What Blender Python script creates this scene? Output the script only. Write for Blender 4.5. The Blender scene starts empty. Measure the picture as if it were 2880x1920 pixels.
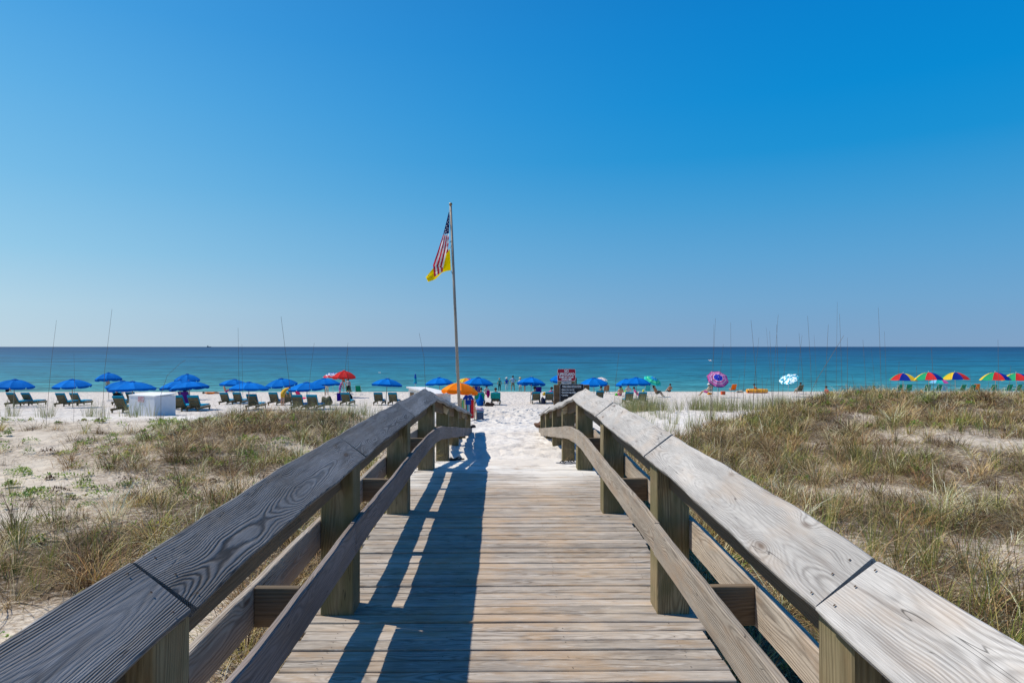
import bpy, bmesh, math, random
import numpy as np
from mathutils import Vector, Matrix, Euler, Quaternion

C = bpy.context
S = C.scene
COL = S.collection
rad = math.radians
random.seed(7)
RNG = np.random.default_rng(11)

# ------------------------------------------------------------------ camera
EYE = 5.0                                   # metres above the sea
cd = bpy.data.cameras.new('camera'); cam = bpy.data.objects.new('camera', cd)
COL.objects.link(cam); S.camera = cam
cd.sensor_width = 36.0; cd.lens = 24.0; cd.clip_start = 0.05; cd.clip_end = 60000
cam.location = (0, 0, EYE)
cam.rotation_euler = (rad(90.436), 0, rad(-0.549))

# ------------------------------------------------------------------ light
SUN = Vector((-0.72, 0.22, 1.0)).normalized()
EL = math.asin(SUN.z); AZ = math.atan2(SUN.x, SUN.y)
w = bpy.data.worlds.new('World'); S.world = w; w.use_nodes = True
nt = w.node_tree; nt.nodes.clear()
sky = nt.nodes.new('ShaderNodeTexSky'); sky.sky_type = 'NISHITA'; sky.sun_disc = False
sky.sun_elevation = EL; sky.sun_rotation = AZ % (2*math.pi)
sky.altitude = 0; sky.air_density = 1.0; sky.dust_density = 0.3; sky.ozone_density = 3.0
bg = nt.nodes.new('ShaderNodeBackground'); wo = nt.nodes.new('ShaderNodeOutputWorld')
def srgb(r, g, b):
    f = lambda c: ((c/255+.055)/1.055)**2.4 if c > 10 else c/255/12.92
    return (f(r), f(g), f(b), 1.0)
tc = nt.nodes.new('ShaderNodeTexCoord')
sp_ = nt.nodes.new('ShaderNodeSeparateXYZ'); nt.links.new(tc.outputs['Generated'], sp_.inputs[0])
def wm(op, a, b=0.0, clamp=False):
    n = nt.nodes.new('ShaderNodeMath'); n.operation = op; n.use_clamp = clamp
    for i_, v in enumerate((a, b)):
        if isinstance(v, bpy.types.NodeSocket): nt.links.new(v, n.inputs[i_])
        else: n.inputs[i_].default_value = v
    return n.outputs[0]
def ramp(stops):
    n = nt.nodes.new('ShaderNodeValToRGB'); e = n.color_ramp.elements
    e[0].position = stops[0][0]; e[0].color = srgb(*stops[0][1]); e[1].position = stops[-1][0]; e[1].color = srgb(*stops[-1][1])
    for p, c in stops[1:-1]:
        k = e.new(p); k.color = srgb(*c)
    nt.links.new(elev, n.inputs[0]); return n.outputs[0]
elev = wm('ABSOLUTE', sp_.outputs[2])
# the clear sky is paler on the side of the sun and deepest away from it
ramp_sun = ramp([(0, (192, 212, 224)), (.05, (182, 213, 230)), (.12, (150, 203, 233)), (.21, (120, 189, 232)), (.31, (96, 176, 230)), (.40, (74, 162, 226)), (.60, (50, 140, 215)), (1, (15, 105, 195))])
ramp_anti = ramp([(0, (128, 162, 198)), (.06, (112, 165, 207)), (.12, (92, 162, 211)), (.19, (64, 155, 212)), (.26, (22, 145, 212)), (.33, (0, 138, 211)), (.42, (0, 129, 206)), (.60, (0, 104, 184)), (1, (0, 92, 175))])
hx = wm('MULTIPLY', sp_.outputs[0], SUN.x); hy = wm('MULTIPLY', sp_.outputs[1], SUN.y)
hl = math.hypot(SUN.x, SUN.y)
dt = wm('DIVIDE', wm('ADD', hx, hy), hl)
rh = wm('SQRT', wm('ADD', wm('MULTIPLY', sp_.outputs[0], sp_.outputs[0]), wm('ADD', wm('MULTIPLY', sp_.outputs[1], sp_.outputs[1]), 1e-4)))
dt = wm('DIVIDE', dt, rh)
fac = wm('POWER', wm('DIVIDE', wm('ADD', dt, .36), 1.18, True), 2.6)
m1 = nt.nodes.new('ShaderNodeMix'); m1.data_type = 'RGBA'
nt.links.new(fac, m1.inputs[0]); nt.links.new(ramp_anti, m1.inputs[6]); nt.links.new(ramp_sun, m1.inputs[7])
# physical sky, scaled, under the measured colours
m2 = nt.nodes.new('ShaderNodeMix'); m2.data_type = 'RGBA'; m2.inputs[0].default_value = .98
sc = nt.nodes.new('ShaderNodeVectorMath'); sc.operation = 'SCALE'; nt.links.new(sky.outputs[0], sc.inputs[0]); sc.inputs['Scale'].default_value = .1
nt.links.new(sc.outputs[0], m2.inputs[6]); nt.links.new(m1.outputs[2], m2.inputs[7])
nt.links.new(m2.outputs[2], bg.inputs['Color']); bg.inputs['Strength'].default_value = 1.0
nt.links.new(bg.outputs[0], wo.inputs['Surface'])
sl = bpy.data.lights.new('sun', 'SUN'); sl.energy = 5.0; sl.angle = rad(0.53); sl.color = (1.0, 0.93, 0.82)
so = bpy.data.objects.new('sun', sl); COL.objects.link(so)
so.rotation_euler = SUN.to_track_quat('Z', 'Y').to_euler(); so.location = (-30, 10, 40)
S.view_settings.view_transform = 'Standard'; S.view_settings.look = 'None'
S.view_settings.exposure = 0.0; S.view_settings.gamma = 1.0
S.render.engine = 'CYCLES'

# ------------------------------------------------------------------ picture <-> place
VX, HY, F = 1421.6, 974.6, 1920.0
def px(X, z): return (X-VX)/F*z
def zrow(Y, z): return EYE-(Y-HY)/F*z

# ------------------------------------------------------------------ node helpers
class NT:
    def __init__(s, name):
        s.m = bpy.data.materials.new(name); s.m.use_nodes = True
        s.t = s.m.node_tree; s.t.nodes.clear()
        s.out = s.t.nodes.new('ShaderNodeOutputMaterial')
    def n(s, typ, ins=None, **props):
        nd = s.t.nodes.new(typ)
        for k, v in props.items(): setattr(nd, k, v)
        for k, v in (ins or {}).items(): s.set(nd, k, v)
        return nd
    def set(s, nd, k, v):
        i = nd.inputs[k]
        if isinstance(v, bpy.types.NodeSocket): s.t.links.new(v, i)
        elif isinstance(v, bpy.types.Node): s.t.links.new(v.outputs[0], i)
        else: i.default_value = v
    def math(s, op, a, b=0.0, c=0.0, clamp=False):
        nd = s.t.nodes.new('ShaderNodeMath'); nd.operation = op; nd.use_clamp = clamp
        s.set(nd, 0, a); s.set(nd, 1, b); s.set(nd, 2, c); return nd.outputs[0]
    def mix(s, f, a, b, blend='MIX'):
        nd = s.t.nodes.new('ShaderNodeMix'); nd.data_type = 'RGBA'; nd.blend_type = blend
        s.set(nd, 0, f); s.set(nd, 6, a); s.set(nd, 7, b); return nd.outputs[2]
    def noise(s, vec, scale, detail=3, rough=0.5, dist=0.0):
        return s.n('ShaderNodeTexNoise', {'Vector': vec, 'Scale': scale, 'Detail': detail, 'Roughness': rough, 'Distortion': dist})
    def vmul(s, vec, v):
        nd = s.t.nodes.new('ShaderNodeVectorMath'); nd.operation = 'MULTIPLY'; s.set(nd, 0, vec); s.set(nd, 1, v); return nd.outputs[0]
    def vadd(s, vec, v):
        nd = s.t.nodes.new('ShaderNodeVectorMath'); nd.operation = 'ADD'; s.set(nd, 0, vec); s.set(nd, 1, v); return nd.outputs[0]
    def comb(s, x, y, z):
        return s.n('ShaderNodeCombineXYZ', {0: x, 1: y, 2: z}).outputs[0]
    def sep(s, v): return s.n('ShaderNodeSeparateXYZ', {0: v}).outputs
    def mr(s, v, a, b, c=0.0, d=1.0, typ='SMOOTHSTEP'):
        nd = s.n('ShaderNodeMapRange', {'Value': v, 'From Min': a, 'From Max': b, 'To Min': c, 'To Max': d}); nd.interpolation_type = typ
        return nd.outputs[0]
    def bump(s, h, strength, dist, normal=None):
        i = {'Height': h, 'Strength': strength, 'Distance': dist}
        if normal is not None: i['Normal'] = normal
        return s.n('ShaderNodeBump', i).outputs[0]
    def bsdf(s, col, rough=0.8, spec=0.3, normal=None, **kw):
        i = {'Base Color': col, 'Roughness': rough, 'Specular IOR Level': spec}
        if normal is not None: i['Normal'] = normal
        i.update(kw)
        b = s.n('ShaderNodeBsdfPrincipled', i); s.t.links.new(b.outputs[0], s.out.inputs[0]); return b

def rgba(c): return (c[0], c[1], c[2], 1.0)
MATS = {}
def plain(name, col, rough=0.75, spec=0.25, var=0.10, scale=25.0, trans=0.0, metallic=0.0, bump=0.0):
    if name in MATS: return MATS[name]
    t = NT(name)
    oc = t.n('ShaderNodeTexCoord').outputs['Object']
    nz = t.noise(oc, scale, 3).outputs[0]
    f = t.mr(nz, .3, .7, 1-var, 1+var, 'LINEAR')
    if name.startswith('cloth') or name.startswith('lounger'): f = t.math('MULTIPLY', f, t.mr(t.n('ShaderNodeObjectInfo').outputs['Random'], 0, 1, .84, 1.10, 'LINEAR'))
    col2 = t.mix(1.0, rgba(col), t.comb(f, f, f), 'MULTIPLY')
    nrm = t.bump(nz, bump, .01) if bump else None
    b = t.bsdf(col2, rough, spec, nrm, Metallic=metallic)
    if trans > 0:
        tr = t.n('ShaderNodeBsdfTranslucent', {'Color': col2})
        mx = t.n('ShaderNodeMixShader', {0: trans, 1: b.outputs[0], 2: tr.outputs[0]})
        t.t.links.new(mx.outputs[0], t.out.inputs[0])
    MATS[name] = t.m
    return t.m

def wood(name, light, dark, ringf=125.0, contrast=0.75, warm=(.30, .20, .11), warmamt=0.3, knots=1.0, bump=0.6,
         dust=None, green=None, cath=1.0, fibre=0.35, seed=0.0):
    """weathered softwood: ring lines of a wavy log cut by the board, knots that push them aside"""
    t = NT(name)
    g = t.n('ShaderNodeAttribute', attribute_name='grain').outputs['Vector']
    r = t.n('ShaderNodeObjectInfo').outputs['Random']
    r1 = t.math('MULTIPLY', t.math('ADD', r, seed), 61.7)
    r2 = t.math('FRACT', t.math('MULTIPLY', r, 17.31)); r3 = t.math('FRACT', t.math('MULTIPLY', r, 91.7))
    P = t.vadd(g, t.comb(r1, 0, 0))
    x, y, z = t.sep(P)
    low = t.noise(t.comb(t.math('MULTIPLY', x, 1.0), t.math('MULTIPLY', y, 2.4), t.math('ADD', t.math('MULTIPLY', z, 2.4), r1)), 1.0, 2, .45).outputs['Color']
    lx, ly, lz = t.sep(low)
    vor = t.n('ShaderNodeTexVoronoi', {'Vector': t.comb(t.math('MULTIPLY', x, 2.3), t.math('MULTIPLY', y, 8.0), t.math('MULTIPLY', z, 4.0)), 'Scale': 1.0})
    vd = vor.outputs['Distance']; vc = t.sep(vor.outputs['Color'])[0]
    on = t.math('GREATER_THAN', vc, 0.62)
    kn = t.math('MULTIPLY', t.math('POWER', t.mr(vd, .52, 0.0, 0, 1), 1.6), on)
    bulge = t.math('MULTIPLY', kn, .026*knots)
    yy = t.math('ADD', t.math('ADD', y, t.math('MULTIPLY', t.math('SUBTRACT', r2, .5), .13)), t.math('MULTIPLY', t.math('SUBTRACT', ly, .5), .09*cath))
    zz = t.math('ADD', t.math('ADD', t.math('MULTIPLY', r3, .05), .035), t.math('MULTIPLY', t.math('SUBTRACT', lx, .5), .16*cath))
    zz = t.math('ADD', zz, t.math('MULTIPLY', z, 1.0))
    rr = t.math('SQRT', t.math('ADD', t.math('MULTIPLY', yy, yy), t.math('MULTIPLY', zz, zz)))
    rr = t.math('ADD', rr, bulge)
    fine = t.noise(t.comb(t.math('MULTIPLY', x, 7.0), t.math('MULTIPLY', y, 30.0), t.math('MULTIPLY', z, 30.0)), 1.0, 2).outputs[0]
    rr = t.math('ADD', rr, t.math('MULTIPLY', fine, .006))
    sn = t.math('SINE', t.math('MULTIPLY', rr, ringf*2*math.pi))
    ring = t.math('POWER', t.math('ADD', t.math('MULTIPLY', sn, .5), .5), 1.7)
    # contrast varies from ring to ring
    amp = t.mr(t.noise(t.comb(t.math('MULTIPLY', rr, 38.0), t.math('MULTIPLY', x, .6), r1), 1.0, 2).outputs[0], .3, .68, .25, 1.0)
    ring = t.math('MULTIPLY', ring, amp)
    fib = t.noise(t.comb(t.math('MULTIPLY', x, 9.0), t.math('MULTIPLY', y, 420.0), t.math('MULTIPLY', z, 420.0)), 1.0, 2, .6).outputs[0]
    c = t.mix(t.math('MULTIPLY', ring, contrast), rgba(light), rgba(dark))
    fb = t.mr(fib, .25, .75, 1-fibre, 1+fibre*.7, 'LINEAR')
    c = t.mix(1.0, c, t.comb(fb, fb, fb), 'MULTIPLY')
    st = t.noise(t.comb(t.math('MULTIPLY', x, 2.2), t.math('MULTIPLY', y, 6.0), t.math('MULTIPLY', z, 6.0)), 1.3, 4, .6).outputs[0]
    c = t.mix(t.math('MULTIPLY', t.mr(st, .45, .72), warmamt), c, rgba(warm))
    br = t.mr(t.noise(t.comb(t.math('MULTIPLY', x, 1.1), t.math('MULTIPLY', y, 3.0), r1), 1.0, 3).outputs[0], .25, .75, .78, 1.2, 'LINEAR')
    br = t.math('MULTIPLY', br, t.mr(r3, 0, 1, .76, 1.14, 'LINEAR'))
    c = t.mix(1.0, c, t.comb(br, br, br), 'MULTIPLY')
    sk = t.noise(t.comb(t.math('MULTIPLY', x, 1.4), t.math('MULTIPLY', y, 22.0), t.math('ADD', t.math('MULTIPLY', z, 22.0), r1)), 1.0, 4, .65).outputs[0]
    c = t.mix(t.mr(sk, .52, .72, 0, .55), c, (dark[0]*1.15, dark[1]*1.1, dark[2]*1.05, 1))
    c = t.mix(t.mr(sk, .30, .44, .30, 0), c, (min(1, light[0]*1.25), min(1, light[1]*1.24), min(1, light[2]*1.22), 1))
    if green:
        gn = t.noise(t.comb(t.math('MULTIPLY', x, 1.5), t.math('MULTIPLY', y, 4.0), r1), 2.0, 3).outputs[0]
        c = t.mix(t.mr(gn, .38, .62, 0.0, .75), c, rgba(green))
    kc = t.mr(vd, .16, .05, 0, 1); kc = t.math('MULTIPLY', kc, t.math('MULTIPLY', on, min(1.0, knots)))
    c = t.mix(t.math('MULTIPLY', kc, .8), c, (.095, .055, .032, 1))
    # drying cracks along the grain
    ck = t.noise(t.comb(t.math('MULTIPLY', x, 1.7), t.math('MULTIPLY', t.math('ADD', y, t.math('MULTIPLY', ly, .05)), 42.0), t.math('MULTIPLY', z, 42.0)), 1.0, 1).outputs[0]
    crack = t.mr(t.math('ABSOLUTE', t.math('SUBTRACT', ck, .5)), .0, .012, 1, 0)
    crack = t.math('MULTIPLY', crack, t.mr(t.noise(t.comb(t.math('MULTIPLY', x, 1.3), t.math('MULTIPLY', y, 9.0), r1), 1.0, 1).outputs[0], .52, .64))
    c = t.mix(t.math('MULTIPLY', crack, .75), c, (.03, .026, .022, 1))
    if dust:
        wp = t.n('ShaderNodeNewGeometry').outputs['Position']
        dn = t.noise(t.vmul(wp, (2.0, 5.0, 2.0)), 1.4, 5, .65).outputs[0]
        c = t.mix(t.mr(dn, .42, .78, 0, .75), c, rgba(dust))
        wx, wy, wz = t.sep(wp)
        bl = t.noise(t.vmul(wp, (1.1, 1.6, 1)), 1.5, 4, .6).outputs[0]
        wrm = t.math('MULTIPLY', t.mr(bl, .44, .64), t.mr(t.math('ABSOLUTE', wx), 1.15, .5))
        c = t.mix(t.math('MULTIPLY', wrm, .42), c, (.50, .335, .19, 1))
        c = t.mix(t.math('MULTIPLY', t.mr(t.noise(t.vmul(wp, (5, 30, 1)), 1.0, 4, .7).outputs[0], .56, .70), .5), c, (.60, .55, .48, 1))
        edge = t.math('ADD', wy, t.math('MULTIPLY', t.noise(wp, 1.3, 3).outputs[0], 3.2))
        pile = t.math('MULTIPLY', t.mr(edge, 9.2, 11.2), t.mr(t.noise(t.vmul(wp, (3, 9, 1)), 1.0, 3).outputs[0], .28, .5))
        c = t.mix(pile, c, (.74, .70, .63, 1))
    h = t.math('SUBTRACT', t.math('ADD', t.math('MULTIPLY', t.math('SUBTRACT', 1.0, ring), .6), t.math('MULTIPLY', fib, .4)), t.math('MULTIPLY', crack, 1.2))
    nrm = t.bump(h, bump, .004)
    t.bsdf(c, .8, .25, nrm)
    return t.m

# ------------------------------------------------------------------ object helpers
def tag(o, label=None, cat=None, group=None, kind=None):
    if label: o['label'] = label
    if cat: o['category'] = cat
    if group: o['group'] = group
    if kind: o['kind'] = kind
    return o
def empty(name, loc=(0, 0, 0), rz=0.0, label=None, cat=None, group=None):
    o = bpy.data.objects.new(name, None); COL.objects.link(o); o.location = loc; o.rotation_euler = (0, 0, rz)
    o.empty_display_size = .2
    return tag(o, label, cat, group)
def link(name, me, mat=None, parent=None, smooth=False):
    if mat is not None:
        for m in (mat if isinstance(mat, (list, tuple)) else [mat]): me.materials.append(m)
    if smooth:
        me.polygons.foreach_set('use_smooth', [True]*len(me.polygons))
    o = bpy.data.objects.new(name, me); COL.objects.link(o)
    if parent is not None: o.parent = parent
    return o
def copy_tree(o, parent=None):
    c = o.copy(); COL.objects.link(c); c.parent = parent
    for ch in list(o.children): copy_tree(ch, c)
    return c
class MB:
    def __init__(s): s.v = []; s.f = []; s.mi = []
    def add(s, vs, fs, mi=0):
        b = len(s.v); s.v += [tuple(v) for v in vs]; s.f += [tuple(b+i for i in f) for f in fs]; s.mi += [mi]*len(fs)
    def box(s, c, d, M=None, mi=0, bev=0.0):
        hx, hy, hz = d[0]/2, d[1]/2, d[2]/2
        if bev > 0:
            bev = min(bev, hx*.9, hy*.9, hz*.9)
            bm = bmesh.new(); bmesh.ops.create_cube(bm, size=1.0)
            for v in bm.verts: v.co = Vector((v.co.x*d[0], v.co.y*d[1], v.co.z*d[2]))
            bmesh.ops.bevel(bm, geom=list(bm.edges), offset=bev, segments=1, affect='EDGES')
            bm.verts.index_update()
            vs = [v.co.copy() for v in bm.verts]; fs = [[v.index for v in f.verts] for f in bm.faces]; bm.free()
        else:
            vs = [Vector((x, y, z)) for x in (-hx, hx) for y in (-hy, hy) for z in (-hz, hz)]
            fs = [(0, 1, 3, 2), (4, 6, 7, 5), (0, 4, 5, 1), (2, 3, 7, 6), (0, 2, 6, 4), (1, 5, 7, 3)]
        vs = [(M @ v if M else v)+Vector(c) for v in vs]
        s.add(vs, fs, mi)
    def tube(s, pts, r, n=8, mi=0, cap=True):
        pts = [Vector(p) for p in pts]; rs = r if isinstance(r, (list, tuple)) else [r]*len(pts)
        vs = []; fs = []
        for i, p in enumerate(pts):
            d = (pts[min(i+1, len(pts)-1)]-pts[max(i-1, 0)]).normalized()
            a = d.orthogonal().normalized() if abs(d.z) < .95 else Vector((1, 0, 0))
            a = (a-d*a.dot(d)).normalized(); b = d.cross(a)
            for k in range(n):
                t = 2*math.pi*k/n; vs.append(p+(a*math.cos(t)+b*math.sin(t))*rs[i])
        for i in range(len(pts)-1):
            for k in range(n):
                fs.append((i*n+k, i*n+(k+1) % n, (i+1)*n+(k+1) % n, (i+1)*n+k))
        if cap: fs += [tuple(range(n))[::-1], tuple((len(pts)-1)*n+k for k in range(n))]
        s.add(vs, fs, mi)
    def lathe(s, prof, n=12, c=(0, 0, 0), mi=0):
        vs = []; fs = []
        for (r, z) in prof:
            for k in range(n):
                t = 2*math.pi*k/n; vs.append((c[0]+r*math.cos(t), c[1]+r*math.sin(t), c[2]+z))
        for i in range(len(prof)-1):
            for k in range(n): fs.append((i*n+k, i*n+(k+1) % n, (i+1)*n+(k+1) % n, (i+1)*n+k))
        s.add(vs, fs, mi)
    def mesh(s, name):
        me = bpy.data.meshes.new(name); me.from_pydata(s.v, [], s.f)
        if any(s.mi): me.polygons.foreach_set('material_index', s.mi)
        me.update(); return me
    def obj(s, name, mat, parent=None, smooth=False): return link(name, s.mesh(name), mat, parent, smooth)
def np_mesh(name, verts, faces_list):
    """faces_list: arrays (n,3)/(n,4)"""
    me = bpy.data.meshes.new(name)
    me.vertices.add(len(verts)); me.vertices.foreach_set('co', verts.astype(np.float32).ravel())
    tot = sum(f.size for f in faces_list); npoly = sum(len(f) for f in faces_list)
    me.loops.add(tot); me.polygons.add(npoly)
    me.loops.foreach_set('vertex_index', np.concatenate([f.ravel() for f in faces_list]).astype(np.int32))
    starts = []; k = 0
    for f in faces_list:
        n = f.shape[1]; starts.append(k+np.arange(len(f))*n); k += f.size
    me.polygons.foreach_set('loop_start', np.concatenate(starts).astype(np.int32))
    me.update(calc_edges=True); return me

# ------------------------------------------------------------------ noise for numpy
def vnoise(x, y, seed=0):
    x = np.asarray(x, float); y = np.asarray(y, float)
    xi = np.floor(x).astype(np.int64); yi = np.floor(y).astype(np.int64); fx = x-xi; fy = y-yi
    fx = fx*fx*(3-2*fx); fy = fy*fy*(3-2*fy)
    def h(a, b):
        n = (a*374761393+b*668265263+seed*974634777) & 0xffffffff
        n = ((n ^ (n >> 13))*1274126177) & 0xffffffff
        return ((n ^ (n >> 16)) & 0xffff)/65535.0
    return (h(xi, yi)*(1-fx)+h(xi+1, yi)*fx)*(1-fy)+(h(xi, yi+1)*(1-fx)+h(xi+1, yi+1)*fx)*fy
def fbm(x, y, seed=0, o=4):
    s = 0; a = .5; t = 0
    for i in range(o): s = s+a*vnoise(x*2**i, y*2**i, seed+i); t += a; a *= .5
    return s/t
def sm(a, b, v):
    t = np.clip((np.asarray(v, float)-a)/(b-a), 0, 1); return t*t*(3-2*t)
def gs(x, y, cx, cy, sx, sy): return np.exp(-((x-cx)/sx)**2-((y-cy)/sy)**2)

# ------------------------------------------------------------------ terrain
BY = [12, 14, 18.8, 25, 30, 34, 43, 50, 60, 72, 76, 82, 100, 140]
BZ = [3.06, 2.95, 2.6, 2.2, 1.93, 1.68, 1.25, .84, .50, .16, .0, -.35, -1.2, -2]
def Bp(y): return np.interp(y, BY, BZ)
def deck_z(y):
    return float(np.interp(y, [-3, 2, 4.4, 6.6, 9.25, 12.5], [3.19, 3.245, 3.30, 3.35, 3.35, 2.944]))
def deck_zn(y): return np.interp(y, [-3, 2, 4.4, 6.6, 9.25, 20], [3.19, 3.245, 3.30, 3.35, 3.35, 2.006])
def ground_z(x, y, detail=True):
    x = np.asarray(x, float); y = np.asarray(y, float)
    ax = np.abs(x)
    n1 = fbm(x*.35+3, y*.35+7, 3, 4)-.5
    n2 = fbm(x*1.3, y*1.3, 9, 3)-.5
    beach = Bp(y)
    # left dune field
    L = 2.70+.46*gs(x, y, -6.0, 18.0, 2.6, 3.2)+.06*gs(x, y, -13, 19, 5, 3)+.30*gs(x, y, -3.8, 8.2, 2.0, 2.2)+n1*.35
    L = L*(1-sm(21.0, 29, y+n1*3))+beach*sm(21.0, 29, y+n1*3)
    # right dune field
    R = 2.76+.58*sm(2, 9.5, x)*sm(4, 19, y)+.05*gs(x, y, 15, 20, 4, 3)+n1*.32+.42*(fbm(x*.5+20, y*.35, 61, 3)-.5)*sm(12, 17, y)*sm(5, 9, x)+.12*gs(x, y, 3.5, 8, 2, 2)
    crest = np.minimum(23.0, 11.0+1.05*x)
    blow = 2.52-.02*(y-18)+.12*gs(x*0, y, 0, 27.0, 1, 1.4)*sm(3.5, 6, x)
    blow = blow+n1*.12
    lo = np.where(x < 12.5, blow, beach+.0)
    k = sm(-.8, 4.6, y-crest)
    R = R*(1-k)+lo*k
    kb = sm(27.4, 32, y+n1*2); R = R*(1-kb)+beach*kb
    side = np.where(x < 0, L, R)+n2*.06*(1-sm(26, 34, y))
    path = np.where(y < 9.6, 2.62, np.interp(y, [9.6, 10.4, 11.6, 12.6, 14, 18.8, 25], [3.30, 3.235, 3.10, 3.03, 2.95, 2.6, 2.2]))
    ctr = np.exp(-((x-.25)/.85)**2)
    kk = sm(9.15, 9.95, y-(n2*.9))
    path = np.where(y < 12.5, 2.62*(1-kk)+kk*(np.minimum(path, deck_zn(y)-.045+.09*ctr)), path)
    path = np.where(y > 12.0, path, path)
    path = path+(fbm(x*2.2, y*2.2, 21, 3)-.5)*.07*sm(11.5, 14, y)
    kx = sm(1.2, 2.6, ax)
    z = path*(1-kx)+side*kx
    far = sm(30, 34, y)
    z = z*(1-far)+(beach+n1*.10*(1-sm(60, 72, y)))*far
    z = np.where(ax > 60, z*1.0, z)
    return z
def gz(x, y): return float(ground_z(np.array([x]), np.array([y]))[0])
def row_depth(X, Y):
    """distance at which the ground meets this row of the picture (beach side)"""
    lo, hi = 24.0, 78.0
    for _ in range(30):
        m = (lo+hi)/2; zz = gz(px(X, m), m)
        if HY+(EYE-zz)/m*F > Y: lo = m
        else: hi = m
    return (lo+hi)/2

def sidespace(segs):
    out = []
    for a, b, st in segs: out += list(np.arange(a, b-1e-6, st))
    return np.array(out+[segs[-1][1]])
ys = sidespace([(-400, -50, 70), (-50, -6, 4), (-6, 2, .5), (2, 12, .11), (12, 34, .105), (34, 50, .3), (50, 84, .7), (84, 140, 8)])
xr = sidespace([(0, 3, .10), (3, 6, .14), (6, 20, .28), (20, 60, 1.2), (60, 400, 40)])
xs = np.concatenate([-xr[:0:-1], xr])
GX, GY = np.meshgrid(xs, ys)
GZ = ground_z(GX, GY)
# footprints pressed into the path and the beach
cnt = 3400
fx_ = np.concatenate([RNG.normal(.2, 1.5, cnt), RNG.uniform(-7, 9, 1400)]); fy_ = np.concatenate([RNG.uniform(11.0, 34, cnt), RNG.uniform(24, 34, 1400)])
D = np.zeros_like(GZ)
for a, b in zip(fx_, fy_):
    rr = RNG.uniform(.08, .16); i0, i1 = np.searchsorted(ys, [b-.45, b+.45]); j0, j1 = np.searchsorted(xs, [a-.35, a+.35])
    if i1 <= i0 or j1 <= j0: continue
    sx, sy = rr*.8, rr*1.3
    d2 = ((GX[i0:i1, j0:j1]-a)/sx)**2+((GY[i0:i1, j0:j1]-b)/sy)**2
    D[i0:i1, j0:j1] += -.042*np.exp(-d2)+.016*np.exp(-(np.sqrt(d2)-1.7)**2*3)
side_ok = 1-sm(1.6, 3.2, np.abs(GX))*(1-sm(27, 31, GY))
GZ = GZ+np.clip(D, -.07, .04)*sm(11.2, 13.0, GY)*side_ok

def veg(x, y):
    x = np.asarray(x, float); y = np.asarray(y, float)
    n = fbm(x*1.1, y*1.1, 40, 4)
    L = .14+.75*gs(x, y, -6.0, 17.4, 2.5, 2.8)+.38*gs(x, y, -4.8, 13, 2.2, 2.0)+.60*gs(x, y, -3.6, 8.4, 1.5, 1.6)+.34*gs(x, y, -4.6, 6.6, 1.2, .9)+.45*gs(x, y, -1.8, 5, .55, 5)+.25*gs(x, y, -2.5, 12, 1, 4)+.2*gs(x, y, -9, 15, 1.5, 1.5)
    L = L-.05*sm(-8, -13, x)
    L = L*(1-sm(20.5, 22.5, y+(n-.5)*3))
    R = .89-.55*gs(x, y, 6.1, 10.2, 2.2, 1.4)-.48*gs(x, y, 5.4, 7.2, 1.7, .8)-.5*gs(x, y, 9, 13.2, 3.0, 1.4)-.25*gs(x, y, 12, 17, 3, 1.2)-.3*gs(x, y, 9, 17, 1.5, .9)
    R = R*(1-sm(-.2, 2.4, y-np.minimum(22.6, 11.2+1.05*x)+(n-.5)*2.4))
    v = np.where(x < 0, L, R)
    v = v+(n-.5)*1.1*(v > .03)
    v = v*sm(1.22, 1.42, np.abs(x))*(y > .5)
    v = np.where((np.abs(x) < 2.4) & (y > 11.5), v*.35, v)
    return np.clip(v, 0, 1)

# ground mesh
ny, nx = GX.shape
verts = np.stack([GX.ravel(), GY.ravel(), GZ.ravel()], 1)
idx = np.arange(ny*nx).reshape(ny, nx)
q = np.stack([idx[:-1, :-1], idx[:-1, 1:], idx[1:, 1:], idx[1:, :-1]], -1).reshape(-1, 4)
me = np_mesh('sand_ground', verts, [q])
at_ = me.attributes.new('veg', 'FLOAT', 'POINT')
VG = veg(GX, GY)*(GY < 24)
at_.data.foreach_set('value', VG.ravel().astype(np.float32))
ad_ = me.attributes.new('dune', 'FLOAT', 'POINT')
DU = sm(1.2, 1.8, np.abs(GX))*np.where(GX < 0, 1-sm(19, 22.5, GY), 1-sm(-1.5, .6, GY-np.minimum(22.6, 10.6+1.05*GX)))
ad_.data.foreach_set('value', DU.ravel().astype(np.float32))
t = NT('sand')
wp = t.n('ShaderNodeNewGeometry').outputs['Position']
vv = t.n('ShaderNodeAttribute', attribute_name='veg').outputs['Fac']
wx, wy, wz = t.sep(wp)
big = t.noise(wp, .35, 4, .6).outputs[0]
mid = t.noise(wp, 3.0, 5, .65).outputs[0]
c = t.mix(t.mr(big, .3, .7), (.71, .665, .60, 1), (.62, .565, .495, 1))
c = t.mix(t.mr(mid, .5, .75, 0, .35), c, (.52, .47, .40, 1))
dn_ = t.n('ShaderNodeAttribute', attribute_name='dune').outputs['Fac']
c = t.mix(t.math('MULTIPLY', dn_, .85), c, (.575, .49, .375, 1))
c = t.mix(t.math('MULTIPLY', dn_, t.mr(t.noise(t.vmul(wp, (1.2, 2.2, 1)), 2.0, 5, .7).outputs[0], .46, .66, 0, .55)), c, (.36, .29, .22, 1))
# beach away from the path is a little pinker and duller
c = t.mix(t.mr(wy, 26, 48, 0, .65), c, (.645, .57, .49, 1))
spk = t.noise(t.vmul(wp, (1.6, .55, 1)), 1.0, 5, .75).outputs[0]
c = t.mix(t.math('MULTIPLY', t.mr(spk, .52, .66, 0, .42), t.mr(wy, 11, 16)), c, (.40, .345, .285, 1))
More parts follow.
